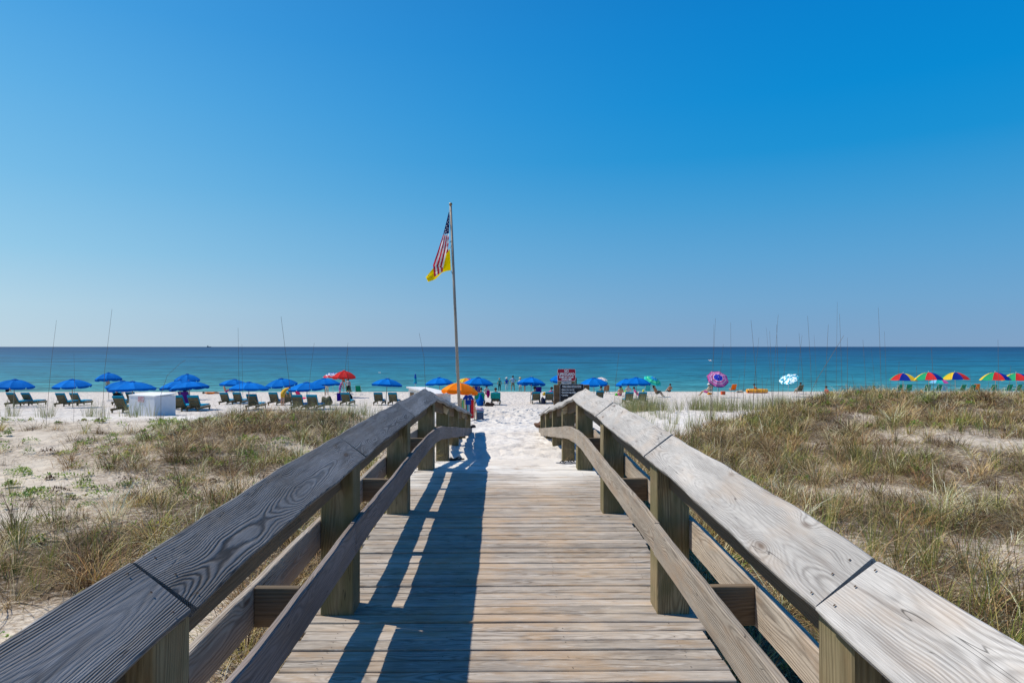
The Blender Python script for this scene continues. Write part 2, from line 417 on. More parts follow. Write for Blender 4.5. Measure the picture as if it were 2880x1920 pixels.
# shell bits and dark grains
sp = t.noise(t.vmul(wp, (1, 1, 1)), 55, 2, .5).outputs[0]
c = t.mix(t.mr(sp, .68, .75, 0, .5), c, (.35, .30, .25, 1))
# plant litter lying in the sand
lit = t.noise(t.vmul(wp, (2.0, 3.6, 2.0)), 5.0, 5, .75).outputs[0]
lm = t.mr(t.math('ADD', lit, t.math('MULTIPLY', vv, .30)), .53, .74, 0, .85)
lm = t.math('MULTIPLY', lm, t.mr(vv, .01, .18))
c = t.mix(lm, c, (.23, .16, .095, 1))
th = t.mr(t.math('ADD', vv, t.math('MULTIPLY', t.math('SUBTRACT', lit, .5), 1.2)), .42, .85, 0, .9)  # dark thatch under dense grass, with the shade between clumps painted in
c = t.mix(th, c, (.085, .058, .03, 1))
# damp sand near the water
c = t.mix(t.math('MULTIPLY', t.mr(wy, 69, 75), .35), c, (.42, .36, .29, 1))
fp = t.n('ShaderNodeTexVoronoi', {'Vector': t.vadd(wp, t.vmul(t.noise(wp, 2.0, 2).outputs['Color'], (.5, .5, .5))), 'Scale': 2.6}).outputs['Distance']
h1 = t.math('ADD', t.math('MULTIPLY', t.mr(fp, 0, .55), 1.0), t.math('MULTIPLY', t.noise(wp, 7.0, 4, .6).outputs[0], .9))
farb = t.mr(wy, 20, 34, .25, 1.0)
nrm = t.bump(t.math('MULTIPLY', h1, farb), 1.0, .13)
nrm = t.bump(t.noise(wp, 38, 4, .7).outputs[0], .5, .012, nrm)
t.bsdf(c, .95, .15, nrm)
SANDM = t.m
tag(link('ground', me, SANDM, smooth=True), kind='structure')

# ------------------------------------------------------------------ sea
wv = []
yb = [73.5, 90, 130, 200, 400, 900, 2500, 8000, 30000]
xb = [-40000, -8000, -1500, -300, -100, 0, 100, 300, 1500, 8000, 40000]
WX, WY = np.meshgrid(xb, yb)
verts = np.stack([WX.ravel(), WY.ravel(), np.zeros(WX.size)], 1).astype(float)
idx = np.arange(WX.size).reshape(WX.shape)
q = np.stack([idx[:-1, :-1], idx[:-1, 1:], idx[1:, 1:], idx[1:, :-1]], -1).reshape(-1, 4)
me = np_mesh('sea', verts, [q])
t = NT('sea_water')
wp = t.n('ShaderNodeNewGeometry').outputs['Position']
wx, wy, wz = t.sep(wp)
lg = t.math('LOGARITHM', wy, 10.0)
wob = t.noise(t.vmul(wp, (.004, .012, 1)), 1.0, 4, .6).outputs[0]
lg2 = t.math('ADD', lg, t.math('MULTIPLY', t.math('SUBTRACT', wob, .5), .22))
cr = t.n('ShaderNodeValToRGB', {'Fac': t.mr(lg2, 1.87, 3.9, 0, 1, 'LINEAR')})
el = cr.color_ramp.elements
stops = [(0, (.095, .260, .235)), (.02, (.038, .205, .220)), (.09, (.013, .152, .200)), (.20, (.005, .110, .182)), (.36, (.003, .078, .158)), (.60, (.002, .050, .125)), (1, (.002, .036, .100))]
el[0].position = 0; el[0].color = rgba(stops[0][1]); el[1].position = 1; el[1].color = rgba(stops[-1][1])
for p_, c_ in stops[1:-1]:
    e = el.new(p_); e.color = rgba(c_)
base = cr.outputs[0]
# ripples at several lengths: the short ones near the shore, long ones far out
def rip(sx, sy, seed, d=3): return t.noise(t.vadd(t.vmul(wp, (sx, sy, 1)), (seed, seed*1.7, 0)), 1.0, d, .62).outputs[0]
r1 = rip(.55, 1.7, 3); r2 = rip(.10, .42, 17); r3 = rip(.018, .085, 31); r4 = rip(.0035, .016, 51)
m12 = t.mr(wy, 90, 190); m23 = t.mr(wy, 200, 600); m34 = t.mr(wy, 800, 2600)
def dev(r_, w_): return t.math('MULTIPLY', t.math('SUBTRACT', r_, .5), w_)
om = lambda v: t.math('SUBTRACT', 1.0, v)
rp = t.math('ADD', t.math('ADD', dev(r1, om(m12)), dev(r2, om(m23))), t.math('ADD', dev(r3, t.math('MULTIPLY', t.mr(wy, 110, 260), om(m34))), dev(r4, t.math('MULTIPLY', m23, .8))))
f = t.mr(rp, -.18, .18, .42, 1.58, 'LINEAR')
base = t.mix(1.0, base, t.comb(f, f, f), 'MULTIPLY')  # light and dark faces of the ripples painted into the water colour
hh = t.math('ADD', t.math('MULTIPLY', r1, .10), t.math('MULTIPLY', r2, .35))
nrm = t.bump(hh, .8, 1.0)
df = t.n('ShaderNodeBsdfDiffuse', {'Color': base, 'Normal': nrm}); gl = t.n('ShaderNodeBsdfGlossy', {'Roughness': .30, 'Normal': nrm})
t.t.links.new(t.n('ShaderNodeMixShader', {0: .17, 1: df.outputs[0], 2: gl.outputs[0]}).outputs[0], t.out.inputs[0])
tag(link('sea', me, t.m), kind='structure')
#SECTION2
# ------------------------------------------------------------------ wood materials
M_CAP_R = wood('cap_wood_sunlit', (.46, .435, .40), (.16, .142, .128), 175, .60, (.46, .36, .27), .45, 1.2, .5, cath=.75)
M_CAP_L = wood('cap_wood_shaded', (.31, .295, .28), (.024, .022, .021), 185, .90, (.15, .115, .08), .35, 1.2, .8, cath=.9)  # same wood as the right cap, with its shade painted in darker
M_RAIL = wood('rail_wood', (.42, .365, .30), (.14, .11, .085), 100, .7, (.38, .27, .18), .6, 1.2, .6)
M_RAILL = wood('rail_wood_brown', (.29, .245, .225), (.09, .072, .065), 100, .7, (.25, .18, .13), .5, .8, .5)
M_POST = wood('post_wood', (.29, .235, .135), (.095, .068, .034), 80, .78, (.21, .135, .065), .6, 1.3, .7, green=(.125, .115, .052))
M_BLOCK = wood('block_wood', (.17, .125, .08), (.07, .05, .03), 80, .6, (.20, .13, .07), .5, .4, .4)
M_PLANK = wood('plank_wood', (.43, .375, .315), (.15, .115, .085), 95, .8, (.38, .26, .155), .8, 1.0, .6, dust=(.50, .43, .345), fibre=.4)
M_SUNLIT = wood('sunlit_wood', (.62, .52, .36), (.50, .40, .25), 100, .4, (.55, .42, .28), .3, .2, .2)

def board(name, pts, across, normal, wdt, thk, mat, parent, wob=.004, seg=10, bev=.006, seed=0, ends=None, nogap=False):
    """pts: centre line on the board's mid plane. across/normal: unit vectors (may be lists per point)"""
    rnd = random.Random(seed)
    P = [Vector(p) for p in pts]
    A = across if isinstance(across, list) else [across]*len(P)
    Nn = normal if isinstance(normal, list) else [normal]*len(P)
    # resample
    L = [0]
    for i in range(1, len(P)): L.append(L[-1]+(P[i]-P[i-1]).length)
    tot = L[-1]; vs = []; gr = []; fs = []
    hw, ht = wdt/2, thk/2
    prof = [(-hw+bev, -ht), (hw-bev, -ht), (hw, -ht+bev), (hw, ht-bev), (hw-bev, ht), (-hw+bev, ht), (-hw, ht-bev), (-hw, -ht+bev)]
    ph = [rnd.uniform(0, 6.28) for _ in range(6)]
    for k in range(seg+1):
        s = tot*k/seg; i = 0
        while i < len(P)-2 and s > L[i+1]: i += 1
        u = (s-L[i])/max(1e-6, L[i+1]-L[i])
        p = P[i].lerp(P[i+1], u); a = Vector(A[i]).lerp(Vector(A[i+1]), u).normalized(); n = Vector(Nn[i]).lerp(Vector(Nn[i+1]), u).normalized()
        w1 = wob*(math.sin(s*2.1+ph[0])+.6*math.sin(s*6.3+ph[1])+.35*math.sin(s*15+ph[2])); w2 = wob*(math.sin(s*2.7+ph[3])+.6*math.sin(s*7.1+ph[4])+.3*math.sin(s*17+ph[5]))
        nb = wob*.8*math.sin(s*1.9+ph[2])
        for (x, z) in prof:
            xx = x+(w1 if x > 0 else w2)
            cup = -.0*xx
            vs.append(p+a*xx+n*(z+nb)); gr.append((s, xx, z))
    if ends:
        for i_, (x, z) in enumerate(prof):
            d0 = (P[1]-P[0]).normalized(); d1 = (P[-1]-P[-2]).normalized()
            vs[i_] = vs[i_]+d0*(ends[0]*x/hw); vs[seg*len(prof)+i_] = vs[seg*len(prof)+i_]+d1*(ends[1]*x/hw)
    m = len(prof)
    for k in range(seg):
        for j in range(m): fs.append((k*m+j, k*m+(j+1) % m, (k+1)*m+(j+1) % m, (k+1)*m+j))
    fs += [tuple(range(m))[::-1], tuple(seg*m+j for j in range(m))]
    me = bpy.data.meshes.new(name); me.from_pydata(vs, [], fs)
    bm = bmesh.new(); bm.from_mesh(me); bmesh.ops.recalc_face_normals(bm, faces=bm.faces); bm.to_mesh(me); bm.free()
    ga = me.attributes.new('grain', 'FLOAT_VECTOR', 'POINT'); ga.data.foreach_set('vector', np.array(gr, np.float32).ravel())
    return link(name, me, mat, parent)

# ------------------------------------------------------------------ boardwalk
walk = empty("boardwalk", (0, 6, deck_z(6)))
tag(walk, kind='structure')
PW = .1135; PITCH = .1200
inv = lambda o: Vector((-0.0, -6, -deck_z(6)))
y = 0.2; k = 0
rp_ = random.Random(5)
while y < 12.35:
    zt = deck_z(y); dz = rp_.uniform(-.003, .003); tilt = rp_.uniform(-.010, .010)
    yc = y-6; z0 = zt-deck_z(6)-.019+dz
    xl = -1.20+rp_.uniform(-.02, .02); xrr = 1.20+rp_.uniform(-.02, .02)
    sk = rp_.uniform(-.003, .003)
    board('plank', [(xl, yc-sk, z0), (0, yc+rp_.uniform(-.0015, .0015), z0+rp_.uniform(-.002, .002)), (xrr, yc+sk, z0)], Vector((0, 1, tilt)).normalized(), Vector((0, -tilt, 1)).normalized(),
          PW-rp_.uniform(-.001, .004), .038, M_PLANK, walk, wob=.0017, seg=8, bev=.005, seed=k)
    y += PITCH+rp_.uniform(-.001, .002); k += 1
mb = MB()
for xx in (-1.0, -.35, .35, 1.0):
    for ja, jb in ((.2, 2), (2, 4.4), (4.4, 6.6), (6.6, 9.25), (9.25, 12.2)):
        za, zb_ = deck_z(ja)-deck_z(6), deck_z(jb)-deck_z(6)
        vs = [(xx+u, yy-6, z_+v) for (yy, z_) in ((ja, za), (jb, zb_)) for u, v in ((-.022, -.046), (.022, -.046), (.022, -.23), (-.022, -.23))]
        mb.add(vs, [(0, 1, 2, 3), (7, 6, 5, 4), (0, 4, 5, 1), (1, 5, 6, 2), (2, 6, 7, 3), (3, 7, 4, 0)])
J = mb.obj('joist', M_BLOCK, walk); J['kind'] = 'stuff'
mb = MB()
y = 0.2
for i in range(k):
    zt = deck_z(y)-deck_z(6)+.0035
    for xx in (-1.0, -.35, .35, 1.0):
        for dy in (-.030, .030):
            if rp_.random() < .45: continue
            cx, cy = xx+rp_.uniform(-.012, .012), y-6+dy+rp_.uniform(-.006, .006); r = .004
            mb.add([(cx+r*math.cos(a), cy+r*math.sin(a), zt) for a in [i_*math.pi/3 for i_ in range(6)]], [tuple(range(6))])
    y += PITCH+.0005
nl = mb.obj('nail', plain('rusty_nail', (.07, .045, .03), .8), walk); nl['kind'] = 'stuff'

# ------------------------------------------------------------------ railings
PYS = [-.4, 2.0, 4.45, 6.85, 9.25, 11.65, 14.05, 16.45, 18.85]
CZI = [4.19, 4.235, 4.285, 4.303, 4.295, 3.985, 3.70, 3.41, 3.12]    # inner top edge of the cap
LAT_I, LAT_O, RISE = .905, 1.087, .142
MIDZ = [3.83, 3.85, 3.905, 3.925, 3.93, 3.635, 3.34, 3.045, 2.75]
CW = math.hypot(LAT_O-LAT_I, RISE)
def cap_edge(y): return float(np.interp(y, PYS, CZI))
for sd in (-1, 1):
    lab = ('left-hand weathered wooden railing of the boardwalk, its dark cap boards shading the planks' if sd < 0 else
           'right-hand weathered wooden railing of the boardwalk with pale sunlit cap boards')
    ry = 6.0; rz = deck_z(6)
    rail = empty('railing', (sd*1.04, ry, rz), 0, lab, 'railing')
    O = Vector((sd*1.04, ry, rz))
    across = Vector((sd*(LAT_O-LAT_I), 0, RISE)).normalized()
    nrm = Vector((-sd*RISE, 0, LAT_O-LAT_I)).normalized()
    rr_ = random.Random(30+sd)
    for i, py in enumerate(PYS):
        # post, top cut on the slant of the cap
        h = .105; li, lo = .965, 1.172
        zb = gz(sd*1.04, py)-.5
        def capz(lat, yy): return cap_edge(yy)+(lat-LAT_I)*RISE/(LAT_O-LAT_I)-.052
        prof = lambda yy: [(li, zb), (lo, zb), (lo, capz(LAT_O, yy)-.075), (LAT_O-.01, capz(LAT_O-.01, yy)), (li, capz(li, yy))]
        vs = [(sd*a_, yy, z_) for yy in (py-h, py+h) for a_, z_ in prof(yy)]
        fs = [(0, 1, 2, 3, 4), (9, 8, 7, 6, 5)]+[(j, (j+1) % 5, (j+1) % 5+5, j+5) for j in range(5)]
        bm = bmesh.new(); bv = [bm.verts.new(Vector(v)-O) for v in vs]
        for f_ in fs: bm.faces.new([bv[j] for j in f_])
        bmesh.ops.recalc_face_normals(bm, faces=bm.faces)
        bmesh.ops.bevel(bm, geom=list(bm.edges), offset=.006, segments=1, affect='EDGES')
        me = bpy.data.meshes.new('post'); bm.to_mesh(me); bm.free()
        ga = me.attributes.new('grain', 'FLOAT_VECTOR', 'POINT')
        arr = np.array([(v.co.z, (v.co.x+O.x-sd*1.04)+.0, v.co.y+O.y-py) for v in me.vertices], np.float32)
        ga.data.foreach_set('vector', arr.ravel())
        link('post', me, M_POST, rail)
    # cap boards
    for i in range(len(PYS)-1):
        y0, y1 = PYS[i], PYS[i+1]
        g0 = .008 if i not in (1, 2) else .012
        ya, yb_ = y0+g0, y1-g0*.4
        if i == 3: yb_ = y1+.015
        if i == 4: ya = y0+.02
        if i == len(PYS)-2: yb_ = y1+.16
        pts = []
        n_ = 7
        sag = rr_.uniform(-.010, .012); side = rr_.uniform(-.008, .008)
        mid = nrm*(-.019)
        for q_ in range(n_+1):
            u = q_/n_; yy = ya+(yb_-ya)*u
            z_ = CZI[i]+(CZI[i+1]-CZI[i])*(yy-y0)/(y1-y0)
            e = Vector((sd*LAT_I, yy, z_))+across*(CW/2)+mid
            e += across*(side*math.sin(u*math.pi))+Vector((0, 0, -sag*math.sin(u*math.pi)))
            if i >= 4: e += nrm*(.010*math.sin(u*math.pi*3+i))
            pts.append(e-O)
        tw = rr_.uniform(-.03, .03)
        ac = [(across+nrm*tw*(q_/n_-.5)) for q_ in range(n_+1)]
        wd = CW+rr_.uniform(-.004, .006)
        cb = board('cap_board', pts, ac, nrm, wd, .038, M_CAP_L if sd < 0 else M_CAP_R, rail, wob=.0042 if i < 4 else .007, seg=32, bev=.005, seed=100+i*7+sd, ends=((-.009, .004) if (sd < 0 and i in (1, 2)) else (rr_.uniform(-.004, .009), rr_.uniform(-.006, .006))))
        # nail heads near the joints
    mbn = MB()
    for i in range(1, len(PYS)-1):
        for dy in (-.06, .07):
            for f_ in (.16, .5, .84):
                p = Vector((sd*LAT_I, PYS[i]+dy+rr_.uniform(-.015, .015), cap_edge(PYS[i]+dy)))+across*(CW*(f_+rr_.uniform(-.05, .05)))+nrm*.0030-O
                mbn.add([p+across*(math.cos(a_)*.0045)+Vector((0, 1, 0))*(math.sin(a_)*.0045) for a_ in [j_*math.pi/3*-sd for j_ in range(6)]], [tuple(range(6))])
    if True:
        nn = mbn.obj('nail', MATS['rusty_nail'], rail); nn['kind'] = 'stuff'
    # middle rails: inner and outer
    def midline(ya, yb_, lat, dz=0):
        pts = []
        n_ = max(3, int((yb_-ya)/.3))
        for q_ in range(n_+1):
            yy = ya+(yb_-ya)*q_/n_
            z_ = float(np.interp(yy, PYS, MIDZ))
            # the board bends over the post where the ramp starts
            bl = math.exp(-((yy-9.25)/.55)**2)*-.030
            pts.append(Vector((sd*lat, yy, z_-.095+bl+dz))-O)
        return pts
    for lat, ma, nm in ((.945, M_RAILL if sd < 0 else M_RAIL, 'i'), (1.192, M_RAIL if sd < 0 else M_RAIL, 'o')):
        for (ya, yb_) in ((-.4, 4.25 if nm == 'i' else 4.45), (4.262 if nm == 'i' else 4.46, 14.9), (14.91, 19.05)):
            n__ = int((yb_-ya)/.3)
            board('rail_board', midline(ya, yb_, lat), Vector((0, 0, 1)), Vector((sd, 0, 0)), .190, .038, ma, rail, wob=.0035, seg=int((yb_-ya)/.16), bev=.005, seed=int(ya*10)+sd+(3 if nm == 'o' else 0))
    for i in range(len(PYS)-1):
        ya, yb_ = PYS[i]+.108, PYS[i+1]-.108
        pts = [Vector((sd*1.062, yy, cap_edge(yy)-(.063 if i < 4 else .038)))-O for yy in (ya, (ya+yb_)/2, yb_)]
        board('shadow_board', pts, Vector((0, 0, 1)), Vector((sd, 0, 0)), (.248 if i < 4 else .20), .036, M_BLOCK, rail, wob=.001, seg=4, bev=.004, seed=i+50)  # board added under the cap to fill out the shadow band on the deck
    for i in range(len(PYS)-1):
        ym = (PYS[i]+PYS[i+1])/2; zc = float(np.interp(ym, PYS, MIDZ))-.095
        board('spacer_block', [Vector((sd*.966, ym, zc))-O, Vector((sd*1.171, ym, zc))-O], Vector((0, 0, 1)), Vector((0, 1, 0)), .184, .04, M_BLOCK, rail, wob=.001, seg=2, bev=.004, seed=i)
    for i in (5, 7):  # added wedges whose pale colour paints in a sunlit patch
        if sd > 0 and i == 7: continue
        py = PYS[i]-.127; zc = cap_edge(py)
        mbw = MB()
        a0 = Vector((sd*.957, py, zc-.055)); b0 = Vector((sd*1.075, py, zc+.035)); c0 = Vector((sd*1.055, py, zc-.10)); d0 = Vector((sd*.985, py, zc-.145))
        vs = [v_+Vector((0, dy, 0))-O for dy in (-.02, .02) for v_ in (a0, b0, c0, d0)]
        mbw.add(vs, [(0, 1, 2, 3), (7, 6, 5, 4), (0, 4, 5, 1), (1, 5, 6, 2), (2, 6, 7, 3), (3, 7, 4, 0)])
        me = mbw.mesh('wedge'); ga = me.attributes.new('grain', 'FLOAT_VECTOR', 'POINT')
        ga.data.foreach_set('vector', np.array([tuple(v) for v in vs], np.float32).ravel())
        bm = bmesh.new(); bm.from_mesh(me); bmesh.ops.recalc_face_normals(bm, faces=bm.faces); bm.to_mesh(me); bm.free()
        wg = link('wedge', me, M_SUNLIT, rail); wg['label'] = 'pale wedge under the cap, coloured as if sunlit'

# ------------------------------------------------------------------ grasses and ground plants
def hsvjit(cols, n, j=.18):
    b = 1+RNG.uniform(-j, j, (n, 1)); return np.clip(cols*b*(1+RNG.uniform(-.07, .07, (n, 3))), 0, 1)
def blades(name, base, az, tilt, bend, Lh, wd, col, mat, K=4):
    N = len(base); t_ = np.linspace(0, 1, K+1)
    dx = np.cos(az); dy = np.sin(az)
    sa = az+np.pi/2+RNG.uniform(-.9, .9, N); sx = np.cos(sa); sy = np.sin(sa)
    pos = base.copy(); rows = []
    for k in range(K+1):
        ang = np.clip(tilt+bend*t_[k]**1.25, -.2, 2.75)
        wk = wd*(1-t_[k]**1.6)*.5
        if k < K:
            side = np.stack([sx*wk, sy*wk, np.zeros(N)], 1)
            rows.append(pos-side); rows.append(pos+side)
        else: rows.append(pos.copy())
        if k < K:
            am = np.clip(tilt+bend*((t_[k]+t_[k+1])/2)**1.25, -.2, 2.75); d = Lh/K
            pos = pos+np.stack([np.sin(am)*dx*d, np.sin(am)*dy*d, np.cos(am)*d], 1)
    nv = 2*K+1
    V = np.stack(rows, 1).reshape(-1, 3)
    b = (np.arange(N)*nv)[:, None]
    quads = np.concatenate([b+np.array([[2*k, 2*k+1, 2*k+3, 2*k+2]]) for k in range(K-1)], 0)
    tris = b+np.array([[2*K-2, 2*K-1, 2*K]])
    me = np_mesh(name, V, [quads, tris])
    ca = me.color_attributes.new('Col', 'FLOAT_COLOR', 'POINT')
    cc = np.ones((N, nv, 4), np.float32); cc[:, :, :3] = col[:, None, :]
    ca.data.foreach_set('color', cc.ravel())
    return link(name, me, mat)
def leafmat(name, trans=.3, rough=.6):
    t = NT(name); a = t.n('ShaderNodeVertexColor', layer_name='Col').outputs['Color']
    b = t.bsdf(a, rough, .3)
    tr = t.n('ShaderNodeBsdfTranslucent', {'Color': a})
    t.t.links.new(t.n('ShaderNodeMixShader', {0: trans, 1: b.outputs[0], 2: tr.outputs[0]}).outputs[0], t.out.inputs[0])
    return t.m
M_GR = leafmat('grass_blade', .15)
M_LEAF = leafmat('fleshy_leaf', .35, .45)

def tufts(n_try, xr_, yr_, wfun, thr):
    x = RNG.uniform(xr_[0], xr_[1], n_try); y = RNG.uniform(yr_[0], yr_[1], n_try)
    # more tries near the viewer, in the cone seen
    ok = (np.abs(x+.1) < (y+1.5)*.80+.8)
    x, y = x[ok], y[ok]
    v = wfun(x, y); k_ = RNG.uniform(0, 1, len(x)) < thr(v); return x[k_], y[k_]
def expand(x, y, nb, r):
    N = int(nb.sum()); i = np.repeat(np.arange(len(x)), nb)
    a = RNG.uniform(0, 6.283, N); rr = np.abs(RNG.normal(0, 1, N))*np.repeat(r, nb)*.7
    X = x[i]+np.cos(a)*rr; Y = y[i]+np.sin(a)*rr
    keep = ~((np.abs(X) < 1.24) & (Y < 12.4)); return i, X, Y, a, keep
BROWN = np.array([[.36, .23, .095], [.50, .36, .17], [.22, .12, .045], [.72, .60, .36], [.09, .048, .02], [.28, .24, .06]])
GREEN = np.array([[.26, .29, .055], [.17, .23, .045], [.38, .36, .09], [.12, .17, .035], [.42, .34, .12]])
tot = 0
# dry arching clumps
x, y = tufts(19000, (-22, 24), (1.2, 25), veg, lambda v: np.clip((v-.20)*1.25, 0, 1))
far = sm(8, 22, y)
big_ = np.exp(RNG.normal(0, .62, len(x))).clip(.35, 3.2)
nb = (34*big_*(1-.30*far)).astype(int)+6; rr = .085*big_**.55+.04
i, X, Y, a, keep = expand(x, y, nb, rr)
N = len(X); hs_ = (RNG.uniform(.6, 1.1, len(x))*big_**.32*(1+.08*(x > 0)*(1-sm(9, 16, y))))[i]
tone = RNG.integers(0, 6, len(x))[i]; mixc = RNG.uniform(0, 1, N) < .62
ci = np.where(mixc, tone, RNG.integers(0, 6, N))
col = hsvjit(BROWN[ci], N)*np.exp(RNG.normal(-.02, .50, len(x))).clip(.32, 1.6)[i][:, None]; col = np.clip(col, 0, .85)
Z = ground_z(X, Y)-.02
base = np.stack([X, Y, Z], 1)
Lh = RNG.uniform(.26, .72, N)*hs_*(1-.25*far[i]); tl = RNG.uniform(.15, .95, N); bd = RNG.uniform(.8, 2.6, N)
az = a+RNG.uniform(-.6, .6, N)
wd_ = RNG.uniform(.004, .0075, N)*(1+.8*far[i])
s_ = keep
g_ = blades('dry_dune_grass', base[s_], az[s_], tl[s_], bd[s_], Lh[s_], wd_[s_], col[s_], M_GR); tag(g_, 'dry brown arching grass covering the dunes on both sides of the boardwalk', 'grass', kind='stuff'); tot += s_.sum()
# dark twiggy scrub
x, y = tufts(2600, (-20, 22), (3, 22), veg, lambda v: np.clip((v-.10)*.75, 0, 1))
nb = RNG.integers(18, 60, len(x)); i, X, Y, a, keep = expand(x, y, nb, RNG.uniform(.08, .22, len(x))); N = len(X)
SC = np.array([[.10, .06, .035], [.17, .105, .06], [.07, .04, .025], [.24, .16, .10]])
base = np.stack([X, Y, ground_z(X, Y)-.01], 1)
g_ = blades('twiggy_scrub', base[keep], RNG.uniform(0, 6.283, N)[keep], RNG.uniform(.1, 1.3, N)[keep], RNG.uniform(-.8, 2.2, N)[keep], RNG.uniform(.10, .34, N)[keep], RNG.uniform(.004, .008, N)[keep], hsvjit(SC[RNG.integers(0, 4, N)], N)[keep], M_GR, K=3)
tag(g_, 'dark twiggy scrub tangled low on the dune sand', 'scrub', kind='stuff')
# green upright blades
def vg(x, y):
    v = veg(x, y); n = fbm(x*.5+9, y*.5, 77, 3)
    return v*(.4+1.2*sm(.42, .62, n))*np.where(x > 0, 1.25-.5*sm(6, 14, y)*sm(4, 9, x), .75)
x, y = tufts(11000, (-22, 24), (1.2, 25), vg, lambda v: np.clip((v-.15)*.75, 0, 1))
far = sm(8, 22, y)
nb = (RNG.integers(12, 38, len(x))*(1-.35*far)).astype(int); rr = RNG.uniform(.06, .16, len(x))
i, X, Y, a, keep = expand(x, y, nb, rr); N = len(X)
col = np.clip(hsvjit(GREEN[RNG.integers(0, 5, N)], N)*np.exp(RNG.normal(-.1, .38, len(x))).clip(.35, 1.35)[i][:, None], 0, .8); hs_ = RNG.uniform(.7, 1.3, len(x))[i]
base = np.stack([X, Y, ground_z(X, Y)-.02], 1)
# thin upright grass beyond the dunes
x2 = np.concatenate([RNG.uniform(-8.6, -5.2, 46), RNG.normal(5.6, .55, 60), RNG.uniform(7.6, 12, 130), RNG.uniform(4.2, 8.2, 22), RNG.uniform(-19, -12, 26), RNG.uniform(3.5, 7, 18), RNG.uniform(-4.8, -3.2, 12)])
y2 = np.concatenate([RNG.uniform(25.5, 28, 46), RNG.normal(27.8, .6, 60), RNG.uniform(26.6, 28.6, 130), RNG.uniform(24, 28, 22), RNG.uniform(22, 25, 26), RNG.uniform(17, 23, 18), RNG.uniform(15, 20, 12)])
nb2 = RNG.integers(12, 30, len(x2)); i2 = np.repeat(np.arange(len(x2)), nb2); N2 = len(i2)
a2 = RNG.uniform(0, 6.283, N2); X2 = x2[i2]+np.cos(a2)*.13; Y2 = y2[i2]+np.sin(a2)*.13
base2 = np.stack([X2, Y2, ground_z(X2, Y2)-.02], 1)
YG = np.array([[.30, .31, .12], [.22, .26, .09], [.40, .38, .18], [.34, .27, .14]])
col2 = hsvjit(YG[RNG.integers(0, 4, N2)], N2)
base = np.concatenate([base, base2]); az = np.concatenate([a+RNG.uniform(-.8, .8, N), a2])
Lh = np.concatenate([RNG.uniform(.22, .58, N)*hs_*(1-.25*far[i]), RNG.uniform(.30, .85, N2)]); tl = np.concatenate([RNG.uniform(0, .35, N), RNG.uniform(0, .3, N2)])
bd = np.concatenate([RNG.uniform(.1, 1.1, N), RNG.uniform(0, .7, N2)]); wd_ = np.concatenate([RNG.uniform(.0035, .0065, N)*(1+.8*far[i]), RNG.uniform(.007, .012, N2)])
col = np.concatenate([col, col2]); keep = np.concatenate([keep, np.ones(N2, bool)])
g_ = blades('green_dune_grass', base[keep], az[keep], tl[keep], bd[keep], Lh[keep], wd_[keep], col[keep], M_GR); tag(g_, 'green upright beach grass growing through the dry grass and on the sand beyond', 'grass', kind='stuff'); tot += keep.sum()
# straw beside the deck, leaning through the railings
spots = [(1.32, 8.3, 190), (1.30, 8.0, 150), (1.34, 8.65, 120), (1.34, 6.5, 80), (1.4, 6.0, 120), (1.38, 5.6, 120), (1.42, 4.2, 80), (1.4, 3.7, 120), (1.42, 3.2, 120), (-1.33, 8.6, 90), (-1.33, 8.2, 60), (-1.4, 6.0, 90), (-1.4, 5.2, 120), (-1.45, 3.6, 160), (-1.5, 3.0, 160), (-1.5, 4.2, 120), (1.36, 11.5, 40), (-1.34, 13.9, 60)]
bx_ = []; 
for (sx_, sy_, n_) in spots: bx_ += [(sx_+random.gauss(0, .07)*1, sy_+random.gauss(0, .16)) for _ in range(n_)]
bx_ = np.array(bx_); N = len(bx_); bx_[:, 0] = np.sign(bx_[:, 0])*np.maximum(np.abs(bx_[:, 0]), 1.26)
base = np.stack([bx_[:, 0], bx_[:, 1], ground_z(bx_[:, 0], bx_[:, 1])-.02], 1)
az = np.where(bx_[:, 0] > 0, np.pi, 0)+RNG.normal(0, 1.1, N)
STRAW = np.array([[.50, .40, .23], [.40, .29, .16], [.60, .50, .32], [.28, .20, .11]])
g_ = blades('straw_grass', base, az, RNG.uniform(0, .45, N), RNG.uniform(.8, 2.4, N), RNG.uniform(.45, .98, N), RNG.uniform(.0035, .006, N), hsvjit(STRAW[RNG.integers(0, 4, N)], N), M_GR, K=6)
tag(g_, 'long straw-coloured grass pushing up beside the deck and between the rails', 'grass', kind='stuff'); tot += N
# flat litter
n_ = 380000
x = RNG.uniform(-20, 22, n_); y = RNG.uniform(1.5, 23, n_)
ok = (np.abs(x) < (y+1.5)*.8+.8) & (RNG.uniform(0, 1, n_) < np.clip(veg(x, y)*.7+.13*(veg(x, y) > .01), 0, 1)); x, y = x[ok], y[ok]; N = len(x)
az = RNG.uniform(0, 6.283, N); Lh = RNG.uniform(.04, .24, N)*(1+.3*sm(8, 20, y)); wd_ = RNG.uniform(.003, .007, N)*(1+.8*sm(8, 20, y))
LC = np.array([[.20, .13, .07], [.36, .27, .17], [.10, .06, .035], [.52, .43, .30], [.30, .23, .15]])
zz = ground_z(x, y)+RNG.uniform(.004, .03, N)
base = np.stack([x, y, zz], 1)
g_ = blades('dead_stem_litter', base, az, RNG.uniform(1.2, 1.6, N), RNG.uniform(-.15, .2, N), Lh, wd_, hsvjit(LC[RNG.integers(0, 5, N)], N, .25), M_GR, K=2)
tag(g_, 'dead stems and twigs lying on the dune sand', 'litter', kind='stuff')
